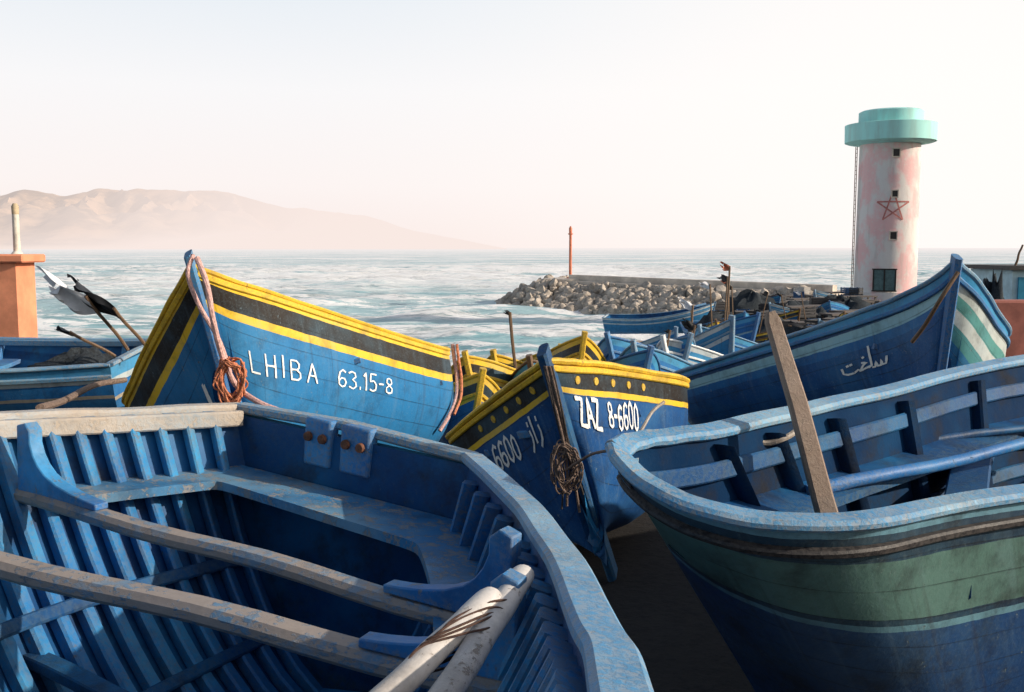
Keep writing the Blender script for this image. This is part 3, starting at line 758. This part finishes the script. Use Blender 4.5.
build_hull(hB,BB,mB,M['hold'],M['palebl'],ns=110,nt=30,ribs=9,spacers=0,rails=[(.085,.022,.025,M['blk'])],umin_rib=.06,umax_rib=.66,railw=(-.045,.025,0,.032),stem=False,inwale=(),ribmat=M['hold'])
bench(hB,.20,.13,.88,BB,M['rib_dark'],side_only=0,name="side_bench",umin=.05)
bench(hB,.22,.05,.86,BB,M['hold'],side_only=1,name="side_bench",umin=.05)
stringers(hB,(0,),(.09,.40,.58),.05,.86,M['rib_dark'],BB,hw=.028)
t=thwart(hB,.56,.28,.10,.04,BB,M['rib_dark'],over=.10)
thwart(hB,.36,.28,.14,.05,BB,M['rib_dark'],over=.10); thwart(hB,.18,.28,.14,.05,BB,M['rib_dark'],over=.10)
mb=MB()
uu=(.86,.89,.92,.95,.98); ptsL=[hB.P(0,u,.03,.02) for u in uu]; ptsR=[hB.P(1,u,.03,.02) for u in uu]
n_=len(uu); vs=[]
for zz in(0,-.03):
    for a_,b_ in zip(ptsL,ptsR):
        for k_ in range(5):
            p=a_.lerp(b_,k_/4)
            vs.append(p+V((0,0,zz)))
fs=[]
for l_ in range(2):
    for i in range(n_-1):
        for k_ in range(4):
            a_=l_*n_*5+i*5+k_; fs.append((a_,a_+1,a_+6,a_+5))
fs+=[(k_,k_+1,n_*5+k_+1,n_*5+k_) for k_ in range(4)]
mb.add(vs,fs); mb.obj("breast_hook",M['palebl'],BB)
def pole(name,a,b,r,mat,label,cat="pole",flat=1,group=None,n=10):
    mb=MB(); a=V(a);b=V(b); pts=[a.lerp(b,i/n)+V((.01*math.sin(i*.8),0,.006*math.sin(i*1.3))) for i in range(n+1)]
    mb.tube(pts,[r*(1-.25*i/n) for i in range(n+1)],10,flat=flat); o=mb.obj(name,mat,origin=a); lab(o,label,cat,group); return o
pole("wooden_spar",W(806,492,.86),V((2.6,3.95,.98)),.024,M['blue'],"blue painted spar lying lengthwise in an open boat","spar")
pole("wooden_spar",W(700,470,.86),V((2.7,4.3,.92)),.02,M['rib_dark'],"dark blue spar lying lengthwise in an open boat","spar")
a=WD(823,500,2.95); b_=WD(770,312,3.05); dd=(b_-a).normalized(); s=V((1,0.15,0)); s=(s-dd*s.dot(dd)).normalized(); f_=dd.cross(s)
mb=MB(); pp=[a-dd*.35,a,a.lerp(b_,.5)+s*.006,b_-dd*.03,b_]
A_=[s*1.15,s*1.0,s*.9,s*.72,s*.4]; mb.sweep(pp,A_,[f_]*5,chrect(-.033,.033,-.016,.016,c=.008))
o=mb.obj("wooden_plank",paint("brown_weathered_plank",(.22,.15,.11),.7,under=(.40,.31,.24),faded=(.34,.27,.23)),origin=a); lab(o,"upright weathered brown plank standing inside an open boat","plank")
mnb=simple("grey_net_bundle",(.10,.16,.20),.95,.5,30,1,bd=.02)
for (px,py,z,r) in((842,482,.80,.075),(880,474,.80,.075),(800,490,.78,.075),(735,490,.86,.05),(910,462,.8,.07)):
    mb=MB(); rockmesh(mb,W(px,py,z),r,3); o=mb.obj("net_bundle",mnb,origin=W(px,py,z),angle=80); lab(o,"grey rolled net bundle lying inside an open boat","fishing net",group="net bundles in the boat")
# =============================================================== LHIBA
def stripes(name,blue,w=1.0):
    return bands(name,[(0,YEL),(.06*w,BLK),(.18*w,YEL),(.235*w,blue),(.285*w,blue)],.45,plank=.17)
C_L=[V((-.95,10.2,.58)),V((-.66,9.4,.69)),WD(444,351,8.6),WD(388,334,7.9),WD(327,314,7.3),WD(268,294,6.8),WD(226,281,6.5),WD(192,268,6.3)]
C_R=[V((-2.45,10.2,.2)),V((-2.95,9.3,.25)),V((-3.1,8.4,.36)),WD(126,404,7.6),WD(134,380,7.15),WD(148,348,6.8),WD(167,312,6.5),WD(192,268,6.3)]
C_K=keelfrom(C_L,C_R,(.27,0,-.96),(1.15,1.0),WD(252,478,6.95))
hC=Hull(C_L,C_R,C_K,full=.92); BC=thing("fishing_boat","blue boat with yellow and black stripes lettered LHIBA 63.15-8","boat",(hC.k(.5).x,hC.k(.5).y,-.2))
mC=stripes("lhiba_paint",(.022,.19,.44),1.12); build_hull(hC,BC,mC,M['blue_in'],M['yel'],ns=64,nt=24,ribs=8,rails=[(.025,.014,.04,M['yel'])],stemmat=M['blue'],stemh=.10,stemw=.026)
lettering(hC,0,"LHIBA",.36,.60,.14,1,BC,slope=-.10,wid=1.2,th=.095,gap=.45)
lettering(hC,0,"63.15-8",1.28,.54,.125,1,BC,slope=-.10,wid=1.3,th=.10)
lettering(hC,1,"hyla",.60,.80,.17,-1,BC,th=.12,wid=1.35,gap=.0)
thwart(hC,.3,.25,.2,.04,BC,M['blue']); thwart(hC,.5,.25,.2,.04,BC,M['blue'])
# =============================================================== ZAZ
D_L=[V((.92,7.2,.62)),V((1.08,6.4,.76)),WD(684,382,5.65),WD(642,374,5.2),WD(602,368,4.85),WD(570,366,4.62),WD(547,364,4.5)]
D_R=[V((-.1,7.2,.36)),V((-.35,6.4,.42)),WD(451,438,5.6),WD(470,421,5.3),WD(497,400,5.0),WD(524,380,4.7),WD(547,364,4.5)]
D_K=keelfrom(D_L,D_R,(.22,0,-.97),(.72,.85),WD(612,572,5.05))
hD=Hull(D_L,D_R,D_K,full=.85,vee=.45); BD=thing("fishing_boat","dark blue boat with yellow bands and dots lettered ZAZ 8-6600","boat",(hD.k(.5).x,hD.k(.5).y,0))
ZB=(.010,.08,.26)
mD=bands("zaz_paint",[(0,YEL),(.03,BLK),(.115,YEL),(.15,ZB),(.2,ZB)],.45)
build_hull(hD,BD,mD,M['blue_in'],M['yel'],ns=64,nt=24,ribs=8,rails=[(.02,.014,.03,M['yel'])],stemmat=M['rib_dark'],stemh=.08,stemw=.024)
lettering(hD,0,"ZAZ",.14,.315,.14,1,BD,wid=.72,th=.17,gap=.16); lettering(hD,0,"8-6600",.44,.305,.13,1,BD,wid=.67,th=.14,gap=.2)
lettering(hD,1,"6600",.84,.325,.13,-1,BD,wid=.85,th=.15,gap=.2); lettering(hD,1,"zaz",.40,.32,.13,-1,BD,wid=.9,th=.15)
for side in(0,1):
    for k in range(5):
        p,nv,_,_=hD.at(side,.2+k*.17,.072); mb=MB(); mb.lathe(p+nv*.001,[(.021,0),(.019,.004)],14,R=nv.to_track_quat('Z','Y').to_matrix()); mb.obj("painted_dot",M['yel'],BD)
for u in(.3,.5,.7): thwart(hD,u,.25,.15,.04,BD,M['blue'])
# =============================================================== right mid boat
E_R=[V((1.75,10.2,.32)),WD(672,376,9.1),WD(740,354,8.2),WD(800,335,7.6),WD(850,318,7.1),WD(900,299,6.7),WD(935,281,6.4),WD(956,264,6.25)]
E_L=[V((2.9,10.6,.45)),V((3.3,9.6,.55)),V((3.5,8.7,.68)),V((3.55,7.9,.84)),WD(1006,338,7.1),WD(995,312,6.7),WD(978,285,6.4),WD(956,264,6.25)]
E_K=keelfrom(E_L,E_R,(.08,0,-1.0),(.72,.98),V((2.88,6.85,.0)))
hE=Hull(E_L,E_R,E_K,full=.85); BE=thing("fishing_boat","high bowed dark blue boat with white Arabic lettering","boat",(hE.k(.5).x,hE.k(.5).y,0))
mE=bands("arabic_boat_paint",[(0,(.05,.29,.54)),(.05,(.008,.05,.17)),(.08,(.30,.54,.62)),(.16,(.014,.13,.36)),(.23,(.010,.08,.25)),
   (1.7,(.05,.29,.54)),(1.76,(.55,.60,.58)),(1.86,(.10,.32,.30)),(1.96,(.58,.62,.60)),(2.06,(.08,.28,.28)),(2.18,(.02,.16,.36))],.45,mv=3.4)
build_hull(hE,BE,mE,M['blue_in'],M['palebl'],ns=64,nt=24,ribs=8,rails=[(.075,.02,.03,M['blue'])],stemmat=M['blue'],stemh=.05,stemw=.024,voff0=1.7)
lettering(hE,1,"tkls",1.20,.40,.12,-1,BE,th=.12,wid=1.6,gap=-.02)
for u in(.35,.6): thwart(hE,u,.25,.18,.04,BE,M['blue'])
# =============================================================== left boat
pts=place(genpts(5.6,1.9,.82,.78,1.2,rake=.45),V((-8.9,8.9,1.1)),(-1,.02),math.radians(-4))
hF=Hull(*pts); BF=thing("fishing_boat","blue boat with white strakes beside an orange block","boat",(hF.k(.5).x,hF.k(.5).y,-.05))
mF=bands("left_boat_paint",[(0,(.06,.29,.54)),(.1,(.5,.56,.58)),(.15,BLUE),(.26,(.4,.34,.26)),(.29,(.02,.13,.32))],.4)
build_hull(hF,BF,mF,M['blue_in'],M['palebl'],ns=48,ribs=6,rails=[(.12,.02,.04,M['palebl'])])
for u in(.2,.45): thwart(hF,u,.25,.18,.04,BF,M['blue'])
# =============================================================== background boats
def bgboat(stem,fwd,roll,L,B,hb,bl,rail,label,group="boats hauled out behind",pitch=7):
    pts=place(genpts(L,B,hb*.62,hb*.58,hb,rake=.4),stem,fwd,math.radians(roll),math.radians(pitch)); h=Hull(*pts)
    e=thing("fishing_boat",label,"boat",(h.k(.5).x,h.k(.5).y,h.k(.5).z),group=group)
    build_hull(h,e,bl,M['blue_in'],rail,ns=28,nt=9,inwale=(),rails=[(.18,.02,.035,rail)],stemmat=rail,stemh=.08)
    for u in(.35,.6): thwart(h,u,.25,.18,.04,e,M['blue'])
    return h
mS=stripes("yellow_striped_boat_paint",(.015,.12,.32)); mU=bands("plain_blue_boat_paint",[(0,(.06,.30,.54)),(.09,BLUE),(.3,(.26,.42,.5)),(.34,BLUE)],.4); mW=bands("white_blue_boat_paint",[(0,(.6,.64,.64)),(.08,(.04,.25,.50)),(.22,(.55,.6,.62)),(.3,(.03,.22,.47))],.4)
LS="blue boat with yellow and black striped bow"; LU="plain blue boat with pale strake among hauled out boats"; LW="white and blue boat among hauled out boats"
bgboat(WD(466,358,10.9),(-.12,-1),12,3.9,1.6,1.2,mS,M['yel'],LS,pitch=13)
bgboat(WD(494,356,12.2),(-.3,-1),8,3.8,1.4,1.1,mS,M['yel'],LS,pitch=13)
bgboat(WD(584,338,12),(.1,-1),-7,3.8,1.3,1.1,mS,M['yel'],LS,pitch=14)
bgboat(WD(530,362,11),(-.2,-1),9,3.8,1.4,1.1,mU,M['dwood'],LU,pitch=13)
bgboat(WD(482,376,9.8),(.2,-1),-9,3.2,1.2,1.1,mS,M['yel'],LS,pitch=14)
bgboat(WD(608,338,13),(-.4,-1),12,4.0,1.5,1.1,mU,M['blue'],LU,pitch=12)
bgboat(WD(634,346,12.4),(-.4,-1),9,4.0,1.5,1.1,mU,M['palebl'],LU,pitch=12)
bgboat(WD(560,350,13.5),(.3,-1),-9,4.0,1.4,1.1,mS,M['yel'],LS,pitch=12)
bgboat(WD(650,352,12),(.3,-1),-9,3.8,1.4,1.1,mU,M['blue'],LU,pitch=12)
bgboat(WD(664,340,15),(-.6,-.9),10,4.2,1.6,1.2,mW,M['white'],LW,pitch=10)
bgboat(WD(690,338,15),(.3,-.9),-10,4.2,1.5,1.2,mU,M['palebl'],LU,pitch=10)
bgboat(WD(732,320,16.5),(.7,-.8),8,4.4,1.6,1.25,mW,M['palebl'],LW,pitch=11)
bgboat(WD(700,328,20),(-.6,-.8),8,4.6,1.7,1.3,mU,M['palebl'],LU,pitch=8)
bgboat(WD(676,330,23),(.5,-.8),8,4.6,1.7,1.3,mW,M['palebl'],LW,pitch=6)
bgboat(WD(758,316,21),(.4,-.9),-8,4.4,1.6,1.25,mU,M['blue'],LU,pitch=9)
bgboat(WD(716,322,26),(-.2,-.9),8,4.4,1.6,1.25,mS,M['dwood'],LS,pitch=7)
k=0
for (px,d,hd) in((745,38,(.2,-1)),(770,44,(-.8,-.5)),(800,40,(.5,-.9)),(830,46,(-.3,-1)),(715,46,(.9,-.3)),(790,31,(.8,-.5)),(750,28,(-.7,-.6)),(820,34,(-.8,-.4)),(860,50,(.7,-.7)),(728,25,(.8,-.5)),(775,25,(-.5,-.8)),(845,38,(-.6,-.7)),(780,52,(.6,-.7)),(815,58,(-.6,-.6)),(935,45,(-.4,-.9)),(980,38,(.5,-.8))):
    x=(px-512)/FP*d; bgboat(V((x,d,gh(x,d)+1.35)),hd,random.uniform(-9,9),5.2,1.9,1.4,[mU,mW,mS][k%3],[M['blue'],M['palebl'],M['dwood']][k%3],["plain blue boat parked on the harbour quay","white and blue boat parked on the harbour quay","striped blue boat parked on the harbour quay"][k%3],group="boats on the quay",pitch=2); k+=1
# gear on quay
crm=[simple("crate_plastic_blue",(.02,.08,.2),.5,.3,5),simple("crate_plastic_dark",(.02,.02,.025),.6,.3,5),simple("crate_plastic_red",(.2,.06,.04),.5,.3,5),simple("crate_plastic_white",(.4,.38,.36),.5,.3,5)]
tmpl=[]
for m_ in crm:
    mb=MB(); w_,l_,h_=.6,.9,.42
    mb.box((0,0,.03),(l_,w_,.04))
    for s in(-1,1):
        for zz in(.1,.22,.34): 
            mb.box((0,s*w_/2,zz),(l_,.03,.085)); mb.box((s*l_/2,0,zz),(.03,w_-.04,.085))
        for s2 in(-1,1): mb.box((s*(l_/2-.03),s2*(w_/2-.035),.21),(.05,.04,.4))
    me=mb.obj("fish_crate",m_,smooth=False); tmpl.append(me)
first=set()
for i in range(130):
    d=random.uniform(30,68); px=random.uniform(690,862)
    x=(px-512)/FP*d
    if x<xe(d)+.8: continue
    j=random.choice([0,1,1,1,1,1,2,3]); t=tmpl[j]
    for lv in range(random.choice([1,1,2,3])):
        if j in first: o=t.copy(); COL.objects.link(o)
        else: o=t; first.add(j)
        o.location=(x,d,gh(x,d)+.02+lv*.44); o.rotation_euler=(0,0,random.random()*.6+i); 
        lab(o,["blue","dark","red","white"][j]+" slatted plastic fish crate on the harbour quay","crate",group="fish crates on the quay")
for j,t in enumerate(tmpl):
    if j not in first: bpy.data.objects.remove(t)
mtb=simple("weathered_table_board",(.12,.10,.09),.8,.4,4); tb0=None
for i in range(34):
    d=random.uniform(34,68); px=random.uniform(735,862); x=(px-512)/FP*d
    if x<xe(d)+1: continue
    if tb0 is None:
        e=thing("work_table","dark wooden work table standing on the harbour quay","table",group="work tables on the quay")
        mb=MB(); mb.box((0,0,.95),(2.0,.9,.07)); tp=mb.obj("table_top",mtb,e,smooth=False); lg=[]
        for sx in(-1,1):
            for sy in(-1,1): mb=MB(); mb.box((sx*.9,sy*.36,.455),(.09,.09,.91)); lg.append(mb.obj("table_leg",mtb,e,smooth=False))
        tb0=(e,[tp]+lg); cur=e
    else:
        cur=tb0[0].copy(); COL.objects.link(cur)
        for p_ in tb0[1]: q_=p_.copy(); COL.objects.link(q_); q_.parent=cur
    cur.location=(x,d,gh(x,d)+random.choice([.0,.0,.02])); cur.rotation_euler=(0,0,random.uniform(-.6,.6))
def flag(base,top,cols,label,seed,size=.5,r=.014):
    base=V(base);top=V(top); e=thing("marker_flag",label,"flag",base,group="fishing marker flags")
    mb=MB(); mb.tube([base.lerp(top,i/6)+V((.01*math.sin(i),0,0)) for i in range(7)],r,6); mb.obj("flag_pole",M['dwood'],e)
    mb=MB(); nx,ny=14,9; vs=[]; d=(base-top).normalized()
    for i in range(nx+1):
        for j in range(ny+1):
            a=i/nx; b=j/ny; rag=.6*noise.noise(V((b*5,seed,a)))
            wdt=(.25+.75*math.sin(math.pi*min(1,.15+a*.8)))
            p=top+d*((b-.4)*size*.8*wdt+.2*size)+V((-1,.2,.30+.3*math.sin(seed)))*size*a*(1+rag)+V((0,1,0.7))*.14*size*math.sin(a*6+b*5+seed)*(.3+a)
            vs.append(p)
    mb.add(vs,[(i*(ny+1)+j,i*(ny+1)+j+1,(i+1)*(ny+1)+j+1,(i+1)*(ny+1)+j) for i in range(nx) for j in range(ny) if not(i>=nx-1-(j*7+int(seed*3))%4 and j%2==int(seed)%2)])
    mb.obj("flag_cloth",cols,e,recalc=False)
flag(WD(150,352,8.3),WD(114,308,8.0),M['black'],"ragged black plastic flag on a thin leaning pole",1.3,.36)
flag(WD(128,350,8.3),WD(86,296,8.0),M['wcloth'],"ragged white plastic flag on a thin leaning pole",2.7,.42)
flag(WD(115,356,8.4),WD(70,332,8.2),M['black'],"ragged black plastic flag on a thin leaning pole",3.1,.14)
fl=[(527,12,312,0),(690,18,305,1),(722,20,266,2),(735,30,280,2),(755,33,292,0),(700,36,302,0),(790,40,294,0),(668,16,325,0),(745,26,286,0),(810,38,292,1),(716,24,276,0),(640,15,330,0),(730,22,284,1)]
for i,(px,d,ty,c_) in enumerate(fl):
    x=(px-512)/FP*d; zb=gh(x,d)+.3; tp=CZ-(ty-248)/FP*d
    flag(V((x,d,zb)),V((x+random.uniform(-.5,.5),d,tp)),[M['black'],M['wcloth'],mr][c_],["black","white","red"][c_]+" rag flag on a thin pole above hauled out boats",i+.5,.20 if d>15 else .08,.02)
def heap(c,rx,ry,rz,seed,label):
    vs=[];n=22;m_=9
    for j in range(m_+1):
        for i in range(n):
            th=2*math.pi*i/n; ph=math.pi/2*j/m_; rr=math.cos(ph); f=1+.35*noise.noise(V((math.cos(th)*2,math.sin(th)*2,seed+j*.5)))
            vs.append(V(c)+V((rx*rr*math.cos(th)*f,ry*rr*math.sin(th)*f,rz*math.sin(ph)*(f+.2*noise.noise(V((i,j,seed)))))))
    fs=[(j*n+i,j*n+(i+1)%n,(j+1)*n+(i+1)%n,(j+1)*n+i) for j in range(m_) for i in range(n)]
    o=mkobj("fishing_net",vs,fs,M['net'],origin=c,angle=80); lab(o,label,"fishing net",group="heaped nets")
heap((-3.75,8.6,.5),.4,.4,.26,1,"dark heaped fishing net lying in a boat")
heap(tuple(hB.k(.5)+V((.05,.15,.12))),.28,.22,.3,6,"dark heaped fishing net lying in a boat")
for i,(px,d) in enumerate(((705,44),(728,40),(752,50),(772,38),(795,52),(815,44),(838,56),(850,48),(690,40),(740,32),(765,30),(805,30))):
    x=(px-512)/FP*d; heap((x,d,gh(x,d)-.05),random.uniform(1,1.8),1.0,random.uniform(.9,1.6),20+i,"dark pile of fishing nets on the harbour quay")
# orange block
ob=thing("orange_block","flat topped orange plastered masonry block beside boats","wall",(-6.2,10.2,-.6))
m_=simple("orange_plaster",(.80,.30,.16),.85,.25,3,.4)
mb=MB(); mb.box((-6.45,10.2,.4),(2.95,.4,2.2)); o=mb.obj("body",m_,ob,smooth=False)
mb=MB(); mb.box((-6.40,10.2,1.545),(3.05,.5,.085)); o=mb.obj("coping",m_,ob,smooth=False); bv=o.modifiers.new("b",'BEVEL'); bv.width=.015
pb=thing("marker_post","slim weathered white post standing on an orange block","post",(-5.05,10.2,1.59)); mwp=simple("white_post_paint",(.66,.62,.54),.6,.3,8)
mb=MB(); mb.lathe((-5.05,10.2,1.59),[(.06,0),(.035,.03),(.033,.4)],14); mb.obj("post_shaft",mwp,pb)
mb=MB(); mb.lathe((-5.05,10.2,1.991),[(.034,0),(.036,.08),(.02,.11)],14); mb.obj("post_cap",simple("tan_post_cap",(.5,.40,.26),.7,.3,8),pb)
hx,hy=13.0,25; hz0=gh(hx,hy)
hu=thing("harbour_hut","small white hut with blue glazing and dark flat roof","hut",(hx,hy,hz0))
mb=MB(); mb.box((hx,hy,hz0+1.65),(2.0,2.2,3.3)); mb.obj("wall",simple("hut_paint",(.45,.62,.68),.7,.2,3),hu,smooth=False)
mb=MB(); mb.box((hx,hy,hz0+3.36),(2.3,2.5,.10)); mb.obj("roof",M['blk'],hu,smooth=False)
gw=simple("blue_window_glass",(.04,.24,.38),.15,.2,3)
for k_ in(-1,0,1):
    for zz in(2.75,1.75):
        mb=MB(); mb.box((hx+k_*.62,hy-1.12,hz0+zz),(.5,.06,.78)); mb.obj("window",gw,hu,smooth=False)
for i_,(dx,hh) in enumerate(((-.8,.5),(-.3,.35),(.1,.6))):
    pole("roof_pole",(hx+dx,hy-.8,hz0+3.41),(hx+dx+.15,hy-.8,hz0+3.41+hh),.03,M['dwood'],"short dark pole standing on a hut roof","pole",group="poles on the hut roof")
rw=V((7.4,13.5,gh(7.4,13.5))); mb=MB(); tzr=CZ-.052*13.5; mb.box(V((7.4,13.5,(rw.z+tzr)/2)),(2.2,.35,tzr-rw.z)); o=mb.obj("red_wall",simple("red_brown_plaster",(.36,.12,.09),.85,.3,4,.5),origin=rw,smooth=False); bv=o.modifiers.new("b",'BEVEL'); bv.width=.03; lab(o,"low red brown wall behind the bow of a boat","wall")
heap((10.85,22.5,gh(10.85,22.5)),.55,.6,2.9,11,"tall pile of dark nets near a hut")
# =============================================================== ROPES
rope("mooring_rope",[WD(197,258,6.10),WD(207,285,6.0),WD(213,320,5.98),WD(222,355,6.05),WD(236,385,6.1),WD(258,402,6.0),WD(282,412,5.95)],.018,M['ropep'],"pink rope hanging down a boat stem",group="ropes on boat stems")
rope("mooring_rope",[WD(193,255,6.12),WD(188,275,6.05),WD(199,305,6.03),WD(219,340,6.05),WD(230,372,6.1)],.014,M['ropep'],"pink rope hanging down a boat stem",group="ropes on boat stems")
for i in range(6):
    r0=random.Random(i); c=WD(231,380,6.02); pts=[]
    for k_ in range(16):
        th=k_*1.1+i; pts.append(c+V((.075*math.cos(th)+r0.uniform(-.03,.03),.03*math.sin(th*1.7),.12*math.sin(th)+r0.uniform(-.04,.04))))
    rope("rope_tangle",pts,.006,M['ropeo'],"orange rope tangled at a boat stem",5,group="orange rope tangle")
p=[];
for k_,v in enumerate((-.03,.1,.25,.4,.55,.7)):
    q,nv,_,_=hC.at(0,3.15+.08*math.sin(k_)-.08*k_,max(.0,v)); p.append(q+nv*.04+V((0,0,.06 if k_==0 else 0)))
rope("mooring_rope",p,.018,M['ropep'],"pink rope hanging over a boat side",group="ropes on boat stems")
p=[V(x)+V((.04,-.02,0)) for x in p[:5]]; rope("mooring_rope",p,.013,M['ropeo'],"orange rope hanging over a boat side",group="ropes on boat stems")
for i in range(5):
    r0=random.Random(20+i); q=r0.uniform(-.03,.03)
    rope("mooring_rope",[WD(544+i*2,366,4.40),WD(553+i*2,405,4.40),WD(562+i*2,442+i*2,4.43+q),WD(564+i*3,470,4.46+q),WD(560+i*5+r0.uniform(-5,5),500+r0.uniform(-10,15),4.5)],.0045+.0015*(i%2),M['ropeb'] if i%2 else M['roped'],"brown frayed rope hanging from a boat stem",group="brown stem ropes")
for i in range(5):
    r0=random.Random(50+i); c=WD(566,468,4.42); pts=[]
    for k_ in range(14):
        th=k_*1.15+i; pts.append(c+V((.05*math.cos(th)+r0.uniform(-.025,.025),.02*math.sin(th*1.7),.09*math.sin(th)+r0.uniform(-.04,.04))))
    rope("rope_tangle",pts,.004,M['ropeb'],"grey brown rope tangled at a boat stem",5,group="brown rope tangle")
rope("mooring_rope",[WD(566,470,4.4),WD(590,455,4.1),WD(612,450,3.3),WD(632,446,2.95),WD(648,440,2.9)],.006,M['ropeb'],"brown rope between two neighbouring boats",group="brown stem ropes")
rope("mooring_rope",[WD(628,443,2.85),WD(640,432,2.85),WD(652,412,2.9),WD(664,402,2.95)],.005,M['wood'],"thin rope end standing at a boat bow",group="ropes on boat stems")
rope("mooring_rope",[WD(752,436,3.15),WD(765,443,3.15),WD(785,438,3.15),WD(800,428,3.2)],.010,M['wood'],"pale rope lying on a boat side bench",group="ropes on boat stems")
rope("mooring_rope",[WD(958,272,6.05),WD(940,300,6.05),WD(925,325,6.2),WD(912,342,6.3)],.013,M['dwood'],"dark rope hanging from a high bow",group="ropes on boat stems")
rope("mooring_rope",[WD(40,408,5.0),WD(65,400,6.2),WD(95,385,7.3),WD(125,380,7.8)],.022,M['ropeb'],"brown rope over a boat side",group="ropes on boat stems")
